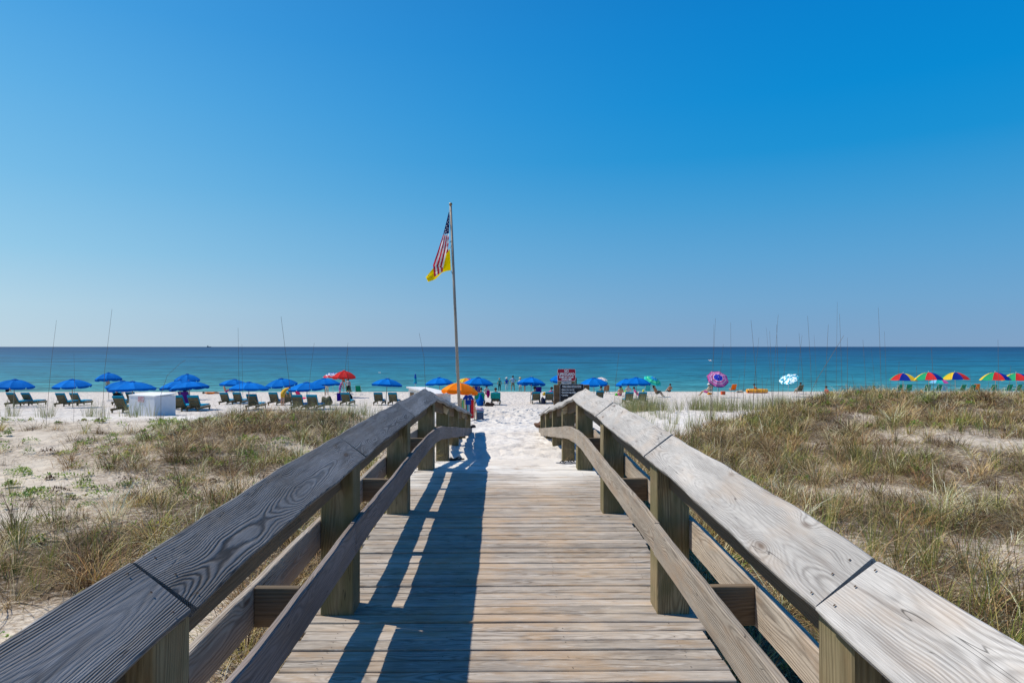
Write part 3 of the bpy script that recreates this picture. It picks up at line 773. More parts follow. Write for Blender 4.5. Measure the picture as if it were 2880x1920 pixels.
# leafy beach plants
def plants(name, n_try, wf, label):
    x = RNG.uniform(-20, 21, n_try); y = RNG.uniform(2.0, 21.5, n_try)
    ok = (np.abs(x) < (y+1)*.8+.5) & (np.abs(x) > 1.5) & (RNG.uniform(0, 1, n_try) < wf(x, y)); x, y = x[ok], y[ok]
    nb = RNG.integers(26, 110, len(x)); i = np.repeat(np.arange(len(x)), nb); N = len(i)
    R_ = RNG.uniform(.06, .24, len(x))
    a = RNG.uniform(0, 6.283, N); r = np.sqrt(RNG.uniform(0, 1, N))*R_[i]
    X = x[i]+np.cos(a)*r; Y = y[i]+np.sin(a)*r*.9
    Hh = RNG.uniform(.05, .16, len(x))[i]*(1-(r/R_[i])**2*.7)*RNG.uniform(.4, 1.1, N)
    Z = ground_z(X, Y)+Hh
    ln = RNG.uniform(.034, .070, N)*(1+.25*sm(10, 20, y[i])); wdd = ln*RNG.uniform(.32, .48, N)
    th = RNG.uniform(0, 6.283, N); ph = RNG.uniform(-.1, 1.0, N)
    d = np.stack([np.cos(th)*np.cos(ph), np.sin(th)*np.cos(ph), np.sin(ph)], 1)
    s = np.stack([-np.sin(th), np.cos(th), RNG.uniform(-.4, .4, N)], 1)
    c0 = np.stack([X, Y, Z], 1)
    V = np.stack([c0, c0+d*ln[:, None]*.5+s*wdd[:, None]*.5, c0+d*ln[:, None], c0+d*ln[:, None]*.5-s*wdd[:, None]*.5], 1).reshape(-1, 3)
    q = (np.arange(N)*4)[:, None]+np.array([[0, 1, 2, 3]])
    me = np_mesh(name, V, [q])
    PG = np.array([[.21, .33, .045], [.14, .25, .035], [.30, .40, .06], [.10, .17, .03], [.38, .38, .07]])
    DK = np.array([[.10, .06, .035], [.16, .10, .06]])
    dead = (RNG.uniform(0, 1, len(x)) < .16)[i]; lowd = (Hh < .03) & (RNG.uniform(0, 1, N) < .5)
    tn = RNG.integers(0, 5, len(x))[i]; tn = np.where(RNG.uniform(0, 1, N) < .5, tn, RNG.integers(0, 5, N))
    col = np.where((dead | lowd)[:, None], DK[RNG.integers(0, 2, N)], PG[tn]); col = hsvjit(col, N, .2)
    ca = me.color_attributes.new('Col', 'FLOAT_COLOR', 'POINT'); cc = np.ones((N, 4, 4), np.float32); cc[:, :, :3] = col[:, None, :]; ca.data.foreach_set('color', cc.ravel())
    o = link(name, me, M_LEAF); tag(o, label, 'ground cover', kind='stuff'); return N
def wfp(x, y):
    n = fbm(x*.45+50, y*.45, 91, 3)
    l = .32+.70*sm(-3, -9, x)*sm(8, 14, y)
    r_ = .34
    v = np.where(x < 0, l*(1-sm(20.3, 21.3, y)), r_*(y < np.minimum(22, 11+x)))
    return v*sm(.36, .56, n)
nl_ = plants('beach_pennywort', 4200, wfp, 'low bright green leafy plants dotted over the dune sand')
print('blades', tot, 'leaves', nl_)

# tall bare seed stalks, each a thing
M_STALK = plain('dry_stalk', (.21, .16, .115), .8, .1, .2, 12)
def stalk(pts, y0, label, group=None, r0=.006):
    """pts: picture points from root to tip"""
    P = []
    for k_, (X, Y) in enumerate(pts):
        P.append(Vector((px(X, y0), y0, zrow(Y, y0))))
    P[0].z = min(P[0].z, gz(P[0].x, y0)+.05)-.05
    # smooth
    Q = []
    for k_ in range(len(P)-1):
        for u in (0, .33, .66): Q.append(P[k_].lerp(P[k_+1], u))
    Q.append(P[-1])
    base_ = Q[0].copy()
    mb = MB(); n_ = len(Q)
    mb.tube([q_-base_ for q_ in Q], [r0*.7*(1-.5*k_/(n_-1)) for k_ in range(n_)], 5)
    # a few spent bristles towards the tip
    o = mb.obj('sea_oats_stalk', M_STALK); o.location = base_
    tag(o, label, 'grass stalk', group); return o
k122 = 1.2245
def dpt(l): return [(x_*k122, y_*k122) for x_, y_ in l]
G1 = 'bare grass stalks standing against the sea and sky'
stalk(dpt([(113, 975), (125, 830), (136, 736)]), 19.5, 'tall thin bare stalk leaning right, the leftmost that reaches into the sky', G1, .008)
stalk(dpt([(240, 985), (246, 850), (262, 710)]), 19.5, 'tallest bare stalk on the left, standing beside the small far blue umbrella', G1, .009)
stalk(dpt([(176, 965), (178, 890), (176, 812)]), 20, 'short thin stalk in front of the blue umbrella second from the left', G1, .006)
stalk(dpt([(558, 985), (551, 860), (549, 753)]), 17.5, 'straight stalk standing over the dry grass mound left of centre, its tip in the sky', G1, .007)
stalk(dpt([(566, 980), (560, 900), (558, 790)]), 17.6, 'slightly shorter twin stalk on the dry grass mound', G1, .006)
stalk(dpt([(692, 985), (668, 890), (647, 727)]), 15, 'tall stalk leaning left above the grass mound in front of the blue umbrellas', G1, .008)
stalk(dpt([(705, 960), (714, 860), (723, 787)]), 16, 'thin stalk between the leaning stalk and the red umbrella', G1, .006)
stalk(dpt([(775, 995), (790, 890), (800, 787)]), 13, 'dark stalk rising beside the left railing, left one of a crossing pair', G1, .006)
stalk(dpt([(806, 985), (804, 900), (799, 800)]), 13, 'dark stalk rising beside the left railing, right one of a crossing pair', G1, .006)
stalk(dpt([(984, 905), (974, 820), (963, 765)]), 15, 'lone thin stalk behind the left railing just left of the flagpole', G1, .007)
stalk(dpt([(374, 965), (374, 905), (388, 862), (415, 836), (430, 826)]), 19, 'bent pale stalk hooked over in front of the white storage box', G1, .009)
stalk(dpt([(1405, 925), (1415, 870), (1422, 810)]), 17, 'lone dark stalk behind the right railing, right of the red sign', G1, .007)
stalk(dpt([(1636, 1010), (1633, 930), (1634, 853)]), 13, 'nearest dark stalk standing over the open white sand on the right', G1, .007)
stalk(dpt([(1668, 1190), (1660, 1060), (1656, 985)]), 8, 'short stalk standing in the green grass beside the right railing', G1, .005)
stalk(dpt([(2060, 1080), (2062, 1030), (2078, 880)]), 11, 'tall wavy stalk rising from the bare sand patch on the far right', G1, .006)
stalk(dpt([(1820, 990), (1880, 870), (1942, 770)]), 17, 'long pale stalk leaning strongly right across the sea on the right dune', G1, .010)
stalk(dpt([(1560, 960), (1640, 990), (1720, 1018)]), 15, 'fallen dark stalk lying across the bare sand on the right', G1, .008)
rs = random.Random(3)
tops = [(1645, 730), (1641, 745), (1680, 740), (1663, 790), (1727, 735), (1745, 775), (1762, 752), (1770, 760), (1790, 722), (1786, 745), (1838, 765), (1845, 770), (1858, 725), (1873, 770), (1906, 745), (1927, 693), (1932, 720), (1986, 780), (2022, 705), (2036, 760), (2005, 800), (1950, 775), (1715, 800), (1810, 790), (1700, 860), (1737, 850), (1752, 860), (1765, 870), (1690, 880), (2070, 830), (2145, 798), (2110, 840), (2190, 850), (2236, 860), (2300, 780), (2280, 850), (2330, 840), (1960, 860), (1900, 850), (1882, 870), (2050, 870), (1600, 895)]
LM = [(1600, 'the right railing'), (1790, 'the blue umbrella over the loungers in grass'), (1884, 'the lone sitter at the waterline'), (2021, 'the pink umbrella'), (2131, 'the orange raft'), (2221, 'the mottled turquoise umbrella'), (2330, 'the sunbather in red'), (2459, 'the sitter in plaid'), (2545, 'the first rainbow umbrella'), (2620, 'the second rainbow umbrella'), (2695, 'the third rainbow umbrella'), (2810, 'the fourth rainbow umbrella')]
used = {}
ORD = ['', 'second ', 'third ', 'fourth ', 'fifth ', 'sixth ', 'seventh ']
for (tx, ty) in sorted(tops):
    y0 = rs.uniform(15.5, 20.5); lean = rs.uniform(-14, 14)
    bX = (tx-lean*1.3); Xw = px(bX*k122, y0); zb = gz(Xw, y0); bY = (HY+(EYE-zb)/y0*F)/k122
    X_ = tx*k122; lx, ln_ = min(LM, key=lambda q: abs(q[0]-X_))
    hgt = 'tall' if ty < 760 else ('short' if ty > 825 else 'mid-height')
    ln2 = 'right-leaning' if lean > 5 else ('left-leaning' if lean < -5 else 'upright')
    sidew = 'tip just left of' if X_ < lx-8 else ('tip just right of' if X_ > lx+8 else 'tip in line with')
    key = (hgt, ln2, sidew, ln_); n_k = used.get(key, 0); used[key] = n_k+1
    lab = '%s%s %s bare dark stalk, %s %s' % (ORD[n_k], hgt, ln2, sidew, ln_)
    stalk(dpt([(bX, bY), (bX+lean*.5, (bY+ty)/2), (tx, ty)]), y0, lab, 'bare stalks on the right dune', rs.uniform(.005, .0085))
#SECTION3
# ------------------------------------------------------------------ beach umbrellas
def cloth(name, c, tr=.22, var=.05): return plain('cloth_'+name, c, .85, .05, var, 6, tr)
BLUE = cloth('blue', (.002, .175, .60)); BLUE2 = cloth('deep_blue', (.002, .105, .42))
RED = cloth('red', (.62, .035, .035)); ORANGE = cloth('orange', (.85, .20, .010)); ORANGE2 = cloth('amber', (.85, .30, .02)); YEL = cloth('yellow', (.80, .55, .04)); GRN = cloth('green', (.02, .32, .14))
NAVY = cloth('navy', (.01, .03, .28)); WHITE = cloth('white', (.78, .77, .75)); PINK = cloth('pink', (.72, .10, .38)); TEAL = cloth('teal', (.02, .42, .40)); MAG = cloth('magenta', (.55, .015, .24)); CREAM = cloth('cream', (.78, .68, .50)); PURP = cloth('purple', (.13, .03, .30)); SKYB = cloth('light_blue', (.20, .50, .75)); DKG = cloth('bottle_green', (.008, .27, .15)); BLK = cloth('black', (.015, .015, .018)); LIME = cloth('lime', (.10, .55, .06))
POLE = plain('pole_metal', (.55, .55, .53), .35, .5, .05)
POLEW = plain('pole_wood', (.42, .30, .18), .6, .3, .1)
# mottled and striped cloths
def ringcloth(name, cols, scale):
    """stripes that run round the canopy, by distance from the pole"""
    t = NT('cloth_'+name); oc = t.n('ShaderNodeTexCoord').outputs['Object']; x, y, z = t.sep(oc)
    ab = lambda v: t.math('ABSOLUTE', v)
    r = t.math('MAXIMUM', t.math('MAXIMUM', ab(x), ab(y)), t.math('MULTIPLY', t.math('MAXIMUM', ab(t.math('ADD', x, y)), ab(t.math('SUBTRACT', x, y))), .7071))
    cr = t.n('ShaderNodeValToRGB', {'Fac': t.math('MULTIPLY', r, scale)}); cr.color_ramp.interpolation = 'CONSTANT'; e = cr.color_ramp.elements
    e[0].position = 0; e[0].color = rgba(cols[0][1]); e[1].position = cols[-1][0]; e[1].color = rgba(cols[-1][1])
    for p, c in cols[1:-1]:
        k = e.new(p); k.color = rgba(c)
    b = t.bsdf(cr.outputs[0], .8, .15); tr = t.n('ShaderNodeBsdfTranslucent', {'Color': cr.outputs[0]})
    t.t.links.new(t.n('ShaderNodeMixShader', {0: .2, 1: b.outputs[0], 2: tr.outputs[0]}).outputs[0], t.out.inputs[0]); return t.m
P_, W_, B_, K_ = (.60, .12, .36), (.80, .74, .72), (.02, .04, .45), (.16, .20, .42)
PINKRING = ringcloth('pink_rings', [(0, B_), (.38, W_), (.42, P_), (.57, K_), (.61, W_), (.64, P_), (.71, K_), (.75, P_), (.82, (.36, .04, .20)), (.88, W_)], 1.0)
GREENRING = ringcloth('green_rings', [(0, (.02, .28, .62)), (.30, (.02, .42, .40)), (.42, (.03, .62, .30)), (.52, (.25, .75, .45)), (.56, (.02, .50, .30)), (.70, (.03, .55, .50)), (.85, (.02, .36, .55))], 1.0)
REDRING = ringcloth('red_white_rings', [(0, (.03, .12, .42)), (.35, (.75, .75, .78)), (.50, (.03, .12, .42)), (.62, (.75, .75, .78)), (.72, (.62, .04, .06)), (.98, (.75, .75, .78))], 1.0)
PALERING = ringcloth('pale_stripes', [(0, (.78, .74, .70)), (.3, (.70, .35, .30)), (.36, (.78, .74, .70)), (.5, (.62, .42, .30)), (.56, (.78, .74, .70)), (.74, (.70, .30, .30)), (.80, (.78, .74, .70))], 1.0)
t = NT('cloth_mottled'); oc = t.n('ShaderNodeTexCoord').outputs['Object']
nz = t.noise(oc, 5.5, 0, .3).outputs[0]
cr = t.n('ShaderNodeValToRGB', {'Fac': nz}); cr.color_ramp.interpolation = 'CONSTANT'; e = cr.color_ramp.elements
e[0].position = 0; e[0].color = (.02, .22, .38, 1); e[1].position = .40; e[1].color = (.05, .48, .58, 1); k_ = e.new(.53); k_.color = (.78, .82, .80, 1)
t.bsdf(cr.outputs[0], .8, .15); MOTTLE = t.m

NG = 8
def gore_mesh(R, rise, i, ph, flap=0.0):
    a0 = 2*math.pi*i/NG+ph; a1 = 2*math.pi*(i+1)/NG+ph
    vs = []; fs = []; nr, na = 5, 4
    for r in range(nr+1):
        u = r/nr
        for a in range(na+1):
            v = a/na; ang = a0+(a1-a0)*v
            # straight hem between the rib tips, cloth pulled in a little between ribs
            cosd = math.cos((a1-a0)/2)/math.cos((v-.5)*(a1-a0))
            rr = R*u*(1*(1-u)+cosd*u)
            z = rise*(1-u**2.1)-.045*R*math.sin(math.pi*v)*math.sin(math.pi*min(1, u*.8))
            vs.append((math.cos(ang)*rr, math.sin(ang)*rr, z))
    for r in range(nr):
        for a in range(na):
            k = r*(na+1)+a; fs.append((k, k+na+1, k+na+2, k+1))
    me = bpy.data.meshes.new('panel'); me.from_pydata(vs, [], fs)
    me.polygons.foreach_set('use_smooth', [True]*len(fs)); return me
def make_umbrella(label, group, mats, R=1.05, rise=.36, H=1.65, valance=None, pole=None, ph=.2, vent=None, cat='umbrella', flap=.13):
    root = empty('beach_umbrella', (0, 0, 0), 0, label, cat, group)
    for i in range(NG):
        m = mats[i % len(mats)]
        me = gore_mesh(R, rise, i, ph)
        o = link('panel', me, m, root); o.location = (0, 0, H-rise)
    if valance:
        mb = MB()
        for i in range(NG):
            a0 = 2*math.pi*i/NG+ph; a1 = 2*math.pi*(i+1)/NG+ph
            c_ = math.cos((a1-a0)/2)
            n_ = 4
            for k in range(n_):
                q = []
                for v in (k/n_, (k+1)/n_):
                    ang = a0+(a1-a0)*(.03+.94*v); rr = R*c_/math.cos((v-.5)*(a1-a0))
                    d = flap*(1-.35*(abs(v-.5)*2)**4)
                    q.append((math.cos(ang)*rr, math.sin(ang)*rr, 0)); q.append((math.cos(ang)*rr*.985, math.sin(ang)*rr*.985, -d))
                mb.add(q, [(0, 1, 3, 2)])
        o = mb.obj('valance', valance, root); o.location = (0, 0, H-rise)
    if vent:
        mb = MB()
        mb.lathe([(.001, .06), (.10, .045), (.19, 0)], 8)
        o = mb.obj('vent_cap', vent, root); o.location = (0, 0, H-.005)
    mb = MB(); mb.tube([(0, 0, -.25), (0, 0, H-.02)], .021, 8); mb.obj('pole', pole or POLEW, root)
    mb = MB(); mb.lathe([(.001, .085), (.02, .07), (.016, .03), (.03, .0)], 6); o = mb.obj('finial', pole or POLEW, root); o.location = (0, 0, H+.005)
    for i in range(NG):
        a = 2*math.pi*i/NG+ph
        mb = MB(); mb.tube([(0, 0, H-rise*.25-.05), (math.cos(a)*R*.55, math.sin(a)*R*.55, H-rise*.42-.02)], .006, 4)
        mb.obj('rib', POLE, root)
    return root
def put_umbrella(o, X, wpx, Ytop, dia=2.1, tilt=(0, 0), H=1.65, ground=True, z=None, rz=0):
    z = z or F*dia/wpx
    x = px(X, z); top = zrow(Ytop, z); g = gz(x, z)
    o.location = (x, z, g if top-g < H*1.5 else top-H)
    hh = max(.8, top-g)
    o.scale = (dia/2.1, dia/2.1, hh/H)
    o.rotation_euler = (tilt[0], tilt[1], rz)
    return z
# blue rental umbrellas
BL = [
 (48, 98, 1066.5, 'blue umbrella at the left edge of the photo, shading the first pair of loungers'),
 (213, 98, 1066.5, 'blue umbrella second from the left, over a lone pair of loungers'),
 (313, 68, 1048.5, 'small far blue umbrella at the waterline with a woman in a black bikini under it'),
 (353, 92, 1070.7, 'blue umbrella mostly hidden behind the one left of the white storage box'),
 (380, 122, 1073, 'large blue umbrella just left above the white storage box'),
 (531.5, 67, 1052, 'small far blue umbrella right of the white storage box near the water'),
 (515, 104, 1069, 'blue umbrella half hidden behind the one over the purple camp chair'),
 (541, 106, 1072, 'large blue umbrella right of the white storage box over the purple camp chair'),
 (659, 80, 1067, 'blue umbrella behind and left of the larger one over the grass mound'),
 (702, 108, 1075, 'large blue umbrella low behind the dry grass mound'),
 (799, 88, 1064, 'blue umbrella above the woman in the yellow swimsuit'),
 (868, 104, 1075, 'large blue umbrella over the red beach chair'),
 (917, 87, 1064, 'blue umbrella directly left of the woman in the floral swimsuit'),
 (1086, 87, 1065, 'lone blue umbrella between the red umbrella and the left railing'),
 (1238, 82, 1062, 'blue umbrella behind the white kiosk left of the flagpole'),
 (1344, 88, 1062, 'blue umbrella right of the flagpole above two teal draped loungers'),
 (1492, 82, 1061.6, 'blue umbrella left of the red sign with a purple towel hanging under it'),
 (1580, 68, 1052, 'small far blue umbrella mostly hidden behind the red sign'),
 (1672, 82, 1063, 'blue umbrella immediately right of the beach signs'),
 (1768, 66, 1065.5, 'blue umbrella peeking out left behind another right of the signs'),
 (1790, 82, 1062, 'blue umbrella over the pair of loungers standing in tall green grass'),
]
proto = None
GB = 'blue rental umbrellas along the beach'
for i, (X, wpx, Yt, lab) in enumerate(BL):
    if proto is None: proto = make_umbrella(lab, GB, [BLUE], valance=BLUE2, vent=BLUE2); o = proto
    else: o = copy_tree(proto)
    o['label'] = lab
    put_umbrella(o, X, wpx, Yt, dia=2.15 if wpx > 70 else 2.0, tilt=(random.uniform(-.11, .05), random.uniform(-.09, .09)), rz=random.uniform(0, 6))
rows_u = [
 ('red umbrella with a flared rim above the bending couple', [RED], dict(valance=RED, pole=POLE, vent=RED), (969, 66, 1043, 2.1)),
 ('blue and white umbrella with a red band, behind the red umbrella', [REDRING], dict(pole=POLE), (938, 58, 1047, 2.1)),
 ('pink and yellow umbrella half hidden behind the blue umbrella beside the flagpole', [YEL, ORANGE2, MAG, CREAM], dict(pole=POLE), (1311, 58, 1063, 2.0)),
 ('white umbrella with thin red stripes behind the blue one right of the signs', [PALERING], dict(pole=POLE), (1691, 38, 1061, 1.5)),
 ('small pink and turquoise umbrella between the rainbow umbrellas', [PINK, TEAL, SKYB, TEAL], dict(pole=POLE, ph=1.2), (2647, 50, 1064, 1.5)),
]
for lab, mats, kw, (X, wpx, Yt, dia) in rows_u:
    o = make_umbrella(lab, None, mats, **kw); put_umbrella(o, X, wpx, Yt, dia=dia, rz=.3)
# orange umbrella, canopy sagging over its ribs
o = make_umbrella('large bright orange umbrella behind the flagpole, its cloth sagging between the ribs', None, [ORANGE, ORANGE2, ORANGE], valance=ORANGE, rise=.52, flap=.20, ph=.15)
put_umbrella(o, 1290, 104, 1076, dia=2.1, tilt=(-.10, .06))
# tilted umbrellas: the canopy group turned towards the sun or the viewer
def tilted(label, mats, X, Yc, wpx, dia, lean, Yfoot, Xfoot, z, valance=None, vent=None, H=1.5, rise=.3, pole=POLE):
    o = make_umbrella(label, None, mats, R=dia/2, rise=rise, H=H, valance=valance, pole=pole, vent=vent, ph=math.pi/8)
    c = Vector((px(X, z), z, zrow(Yc, z)))
    q = Vector(lean).normalized().to_track_quat('Z', 'Y')
    for ch in o.children:
        if ch.name.startswith('pole'):
            foot = Vector((px(Xfoot, z), z, gz(px(Xfoot, z), z)))
            me = MB(); me.tube([(0, 0, -.2), tuple(c-foot)], .02, 8); ch.data = me.mesh('pole'); ch.data.materials.append(pole)
            ch.rotation_euler = (0, 0, 0); o.location = foot; f0 = foot
    for ch in o.children:
        if ch.name.startswith('pole'): continue
        loc = Vector(ch.location)-Vector((0, 0, H-rise*.5))
        if ch.name.startswith('rib'): loc = Vector((0, 0, -(H-rise*.5)))
        ch.rotation_mode = 'QUATERNION'; ch.rotation_quaternion = q; ch.location = (c-f0)+q @ loc
    return o
tilted('pink umbrella with a blue crown and ringed stripes, tilted towards the viewer', [PINKRING], 2021, 1063, 62, 1.95, (.02, -.80, .78), 1110, 2018, 60, valance=NAVY, rise=.25)
tilted('turquoise and white mottled umbrella leaning on its white pole', [MOTTLE], 2221, 1063, 56, 1.8, (-.45, -.42, 1.0), 1103, 2218, 62, pole=WHITE, rise=.22)
tilted('green and turquoise striped umbrella tilted right, behind a blue umbrella', [GREENRING], 1838, 1067, 47, 1.75, (.35, -.45, 1.0), 1100, 1832, 62, rise=.35)
# rainbow umbrellas on the right
RB = [(2545, 74, 1050, -.785, 'leftmost rainbow umbrella, its green and red panels facing left'), (2620, 76, 1047, 0, 'second rainbow umbrella from the left, above a small pink and turquoise one'),
      (2695, 74, 1047, 99, 'third rainbow umbrella from the left, yellow panel on its left side'), (2810, 78, 1047, 0, 'fourth rainbow umbrella, alone before the overlapping one at the right edge'), (2870, 76, 1049.5, 0.1, 'rainbow umbrella cut by the right edge of the photo')]
proto = None
for X, wpx, Yt, rz, lab in RB:
    if rz == 99: o = make_umbrella(lab, 'rainbow umbrellas', [NAVY, RED, GRN, YEL][::1], ph=math.pi*1.25, R=1.05, rise=.42, pole=POLE); rz = 0
    elif proto is None: proto = make_umbrella(lab, 'rainbow umbrellas', [RED, NAVY, YEL, GRN], ph=math.pi*1.25, R=1.05, rise=.42, pole=POLE, valance=None); o = proto
    else: o = copy_tree(proto)
    o['label'] = lab; put_umbrella(o, X, wpx, Yt, dia=2.1, rz=rz, tilt=(-.04, 0))
# folded umbrella
x_, z_ = px(1168.5, 52), 52; g_ = gz(x_, z_)
o = empty('folded_umbrella', (x_, z_, g_), 0, 'closed blue and turquoise umbrella standing folded behind the white kiosk', 'umbrella')
top = zrow(1049, z_)-g_; bot = zrow(1078, z_)-g_
mb = MB(); mb.lathe([(.16, bot), (.13, bot+.03), (.10, (top+bot)/2), (.05, top-.08), (.02, top-.05)], 10); mb.obj('folded_canopy', ringcloth('folded', [(0, (.01, .10, .42)), (.09, (.02, .40, .50)), (.12, (.01, .10, .42))], 1.0), o)
mb = MB(); mb.tube([(0, 0, -.2), (0, 0, top)], .02, 8); mb.obj('pole', POLE, o)

# ------------------------------------------------------------------ wooden loungers
LW = plain('lounger_wood', (.16, .125, .06), .7, .25, .25, 14); CUSH = cloth('cushion', (.012, .25, .40), 0, .1); TEALT = cloth('teal_towel', (.015, .28, .25), 0, .1)
def make_lounger(label, group):
    r = empty('sun_lounger', (0, 0, 0), 0, label, 'sun lounger', group)
    W = .66
    for sx in (-1, 1):
        mb = MB(); mb.box((sx*W/2, .45, .225), (.045, 1.95, .13)); mb.obj('side_rail', LW, r)
        for yy in (-.42, 1.32):
            mb = MB(); mb.box((sx*(W/2-.02), yy, .11), (.06, .08, .24)); mb.obj('leg', LW, r)
    ang = rad(56); M = Matrix.Rotation(ang, 3, 'X')   # back leans away from the sea
    bl = .66
    def bp(s, n=0, x=0): return (x, -math.cos(ang)*s-math.sin(ang)*n*-1*0-n*math.sin(ang)*-1, .30+math.sin(ang)*s+n*math.cos(ang))
    for sx in (-1, 1):
        mb = MB(); mb.tube([(sx*(W/2-.06), 0, .29), (sx*(W/2-.06), -math.cos(ang)*bl, .29+math.sin(ang)*bl)], .024, 4); mb.obj('back_frame', LW, r)
    Mr = Matrix.Rotation(-ang, 3, 'X')
    for k in range(6):
        s = .06+k*.115; mb = MB(); mb.box((0, -math.cos(ang)*s, .30+math.sin(ang)*s), (W-.08, .085, .02), M=Mr); mb.obj('slat', LW, r)
    for sx in (-1, 1):
        mb = MB(); mb.tube([(sx*.22, -math.cos(ang)*.45, .30+math.sin(ang)*.45), (sx*.22, -.42, .26)], .016, 4); mb.obj('prop', LW, r)
    nrm_ = Vector((0, math.sin(ang), math.cos(ang)))
    c = Vector((0, -math.cos(ang)*(bl/2+.08), .30+math.sin(ang)*(bl/2+.08)))+nrm_*.055
    mb = MB(); mb.box(c, (W+.02, bl+.16, .085), M=Mr, bev=.02); mb.obj('back_cushion', CUSH, r)
    mb = MB(); mb.box((0, .70, .34), (W-.02, 1.36, .08), bev=.02); mb.obj('seat_cushion', CUSH, r)
    return r
LG = [
 (51, 1141, 0, 'left lounger of the first pair, at the left edge of the beach'), (91, 1139.5, 0, 'right lounger of the first pair at the left edge'),
 (186, 1141.5, 0, 'left lounger of the second pair, alone under its blue umbrella'), (224, 1140, 0, 'right lounger of the second pair, alone under its blue umbrella'),
 (343, 1138, 0, 'far lounger left of the white box with a person in black on it'), (349, 1160, 0, 'nearest lounger, directly left of the white storage box'),
 (379, 1139, 0, 'lounger showing its back above the white storage box'),
 (512, 1156, 0, 'lounger touching the right side of the white storage box'), (554, 1156, 0, 'lounger right of the purple camp chair'),
 (638, 1137, 0, 'left lounger behind the dry grass mound'), (674, 1137, 0, 'middle lounger behind the dry grass mound'), (716, 1151, 0, 'lounger half sunk behind the top of the grass mound'),
 (775, 1139, 0, 'lounger left of the woman in the yellow swimsuit'), (815, 1139, 0, 'lounger right of the woman in the yellow swimsuit'),
 (841, 1153, 0, 'front lounger behind green stalks, left of two'), (883, 1153, 0, 'front lounger behind green stalks, right of two'), (975, 1140, 1, 'lounger beside the purple towel, loaded with dark bags'),
 (1066, 1139, 0, 'left lounger of the lone pair left of the railing'), (1107, 1139, 0, 'right lounger of the lone pair left of the railing'),
 (1349, 1140, 2, 'lounger draped with a green towel, right of the flagpole'), (1394, 1139, 2, 'lounger draped with a teal towel, by the open path'),
 (1508, 1136, 0, 'left lounger of the pair beside the sign posts'), (1545, 1136, 0, 'right lounger of the pair, touching the sign posts'),
 (1686, 1130, 0, 'lounger hidden behind the right railing except its blue back'),
 (1769, 1136, 0, 'left lounger of the pair standing in green grass'), (1806, 1136, 0, 'right lounger of the pair behind tall green grass')]
proto = None
for X, Y, kd, lab in LG:
    if proto is None: proto = make_lounger(lab, 'wooden beach loungers with blue cushions'); o = proto
    else: o = copy_tree(proto)
    o['label'] = lab
    z = row_depth(X, Y)+.4; x = px(X, z); o.scale = (.88,)*3; o.location = (x, z, gz(x, z)-.01); o.rotation_euler = (0, 0, random.uniform(-.05, .05))
    if kd == 2:
        mb = MB(); n_ = 6
        prof = [(.10, .50), (-.30, .93), (-.40, .97), (-.46, .90), (-.43, .72), (-.40, .52)]
        for i in range(len(prof)-1):
            (y0, z0), (y1, z1) = prof[i], prof[i+1]
            for k in range(n_):
                xa, xb_ = -.37+.74*k/n_, -.37+.74*(k+1)/n_; wv_ = lambda xx, yy: yy+.02*math.sin(xx*17+yy*5)
                mb.add([(xa, wv_(xa, y0), z0), (xb_, wv_(xb_, y0), z0), (xb_, wv_(xb_, y1), z1), (xa, wv_(xa, y1), z1)], [(0, 1, 2, 3)])
        tw = mb.obj('towel', TEALT if X > 1370 else cloth('green_towel', (.01, .25, .16), 0, .1)); tw.location = o.location; tw.scale = (.9,)*3
        tag(tw, 'teal towel over the back of the lounger nearest the open path' if X > 1370 else 'green towel over the back of the lounger above the blue bag', 'towel')

# ------------------------------------------------------------------ low beach chairs
FR = plain('chair_frame', (.45, .45, .44), .35, .5, .05); FRW = plain('chair_frame_wood', (.40, .25, .12), .6, .3, .1)
def beach_chair(label, X, Y, mat, group=None, rz=0.0, s=1.0, z=None, frame=None, back=.58):
    z = z or row_depth(X, Y); x = px(X, z)
    r = empty('beach_chair', (x, z, gz(x, z)), rz, label, 'beach chair', group); r.scale = (s, s, s)
    fr = frame or FR
    for nm, pts in (('back_sling', [(0, .30), (-.12, .30+back*.5), (-.30, .30+back)]), ('seat_sling', [(.46, .36), (.22, .27), (0, .28)])):
        mb = MB()
        for i in range(2):
            (y0, z0), (y1, z1) = pts[i], pts[i+1]
            mb.box((0, (y0+y1)/2, (z0+z1)/2), (.50, math.hypot(y1-y0, z1-z0)+.01, .018), M=Matrix.Rotation(math.atan2(z1-z0, y1-y0), 3, 'X'))
        mb.obj(nm, mat, r)
    for sx in (-1, 1):
        mb = MB(); mb.tube([(sx*.27, .02, .26), (sx*.27, -.12, .30+back*.5), (sx*.27, -.31, .31+back)], .014, 6); mb.obj('back_tube', fr, r)
        mb = MB(); mb.tube([(sx*.28, .48, .37), (sx*.28, .42, .0), (sx*.28, -.18, .0), (sx*.28, .05, .50)], .012, 6); mb.obj('leg', fr, r)
        mb = MB(); mb.box((sx*.30, .13, .50), (.05, .38, .025)); mb.obj('armrest', fr, r)
    return r
GC = 'green sling chairs by the water'
beach_chair('green sling chair in front of the bending man in white', 982, 1109, DKG, GC)
beach_chair('green sling chair standing alone right of the bending man', 1009, 1109, DKG, GC)
for X, rz, lab in [(2536, .1, 'first green chair under the leftmost rainbow umbrella'), (2562, -.25, 'second green chair under the leftmost rainbow umbrella, turned right'), (2614, -.2, 'green chair left of the small light blue chair'),
               (2646, 0, 'green chair directly beside the small light blue chair'), (2714, .1, 'green chair behind the dune, left of the orange chair'), (2742, 0, 'green chair just left of the orange chair'), (2802, -.1, 'green chair under the fourth rainbow umbrella'), (2846, 0, 'green chair between the last two rainbow umbrellas'), (2873, .1, 'green chair cut by the right edge of the photo')]:
    beach_chair(lab, X, 1106, DKG, GC, rz)
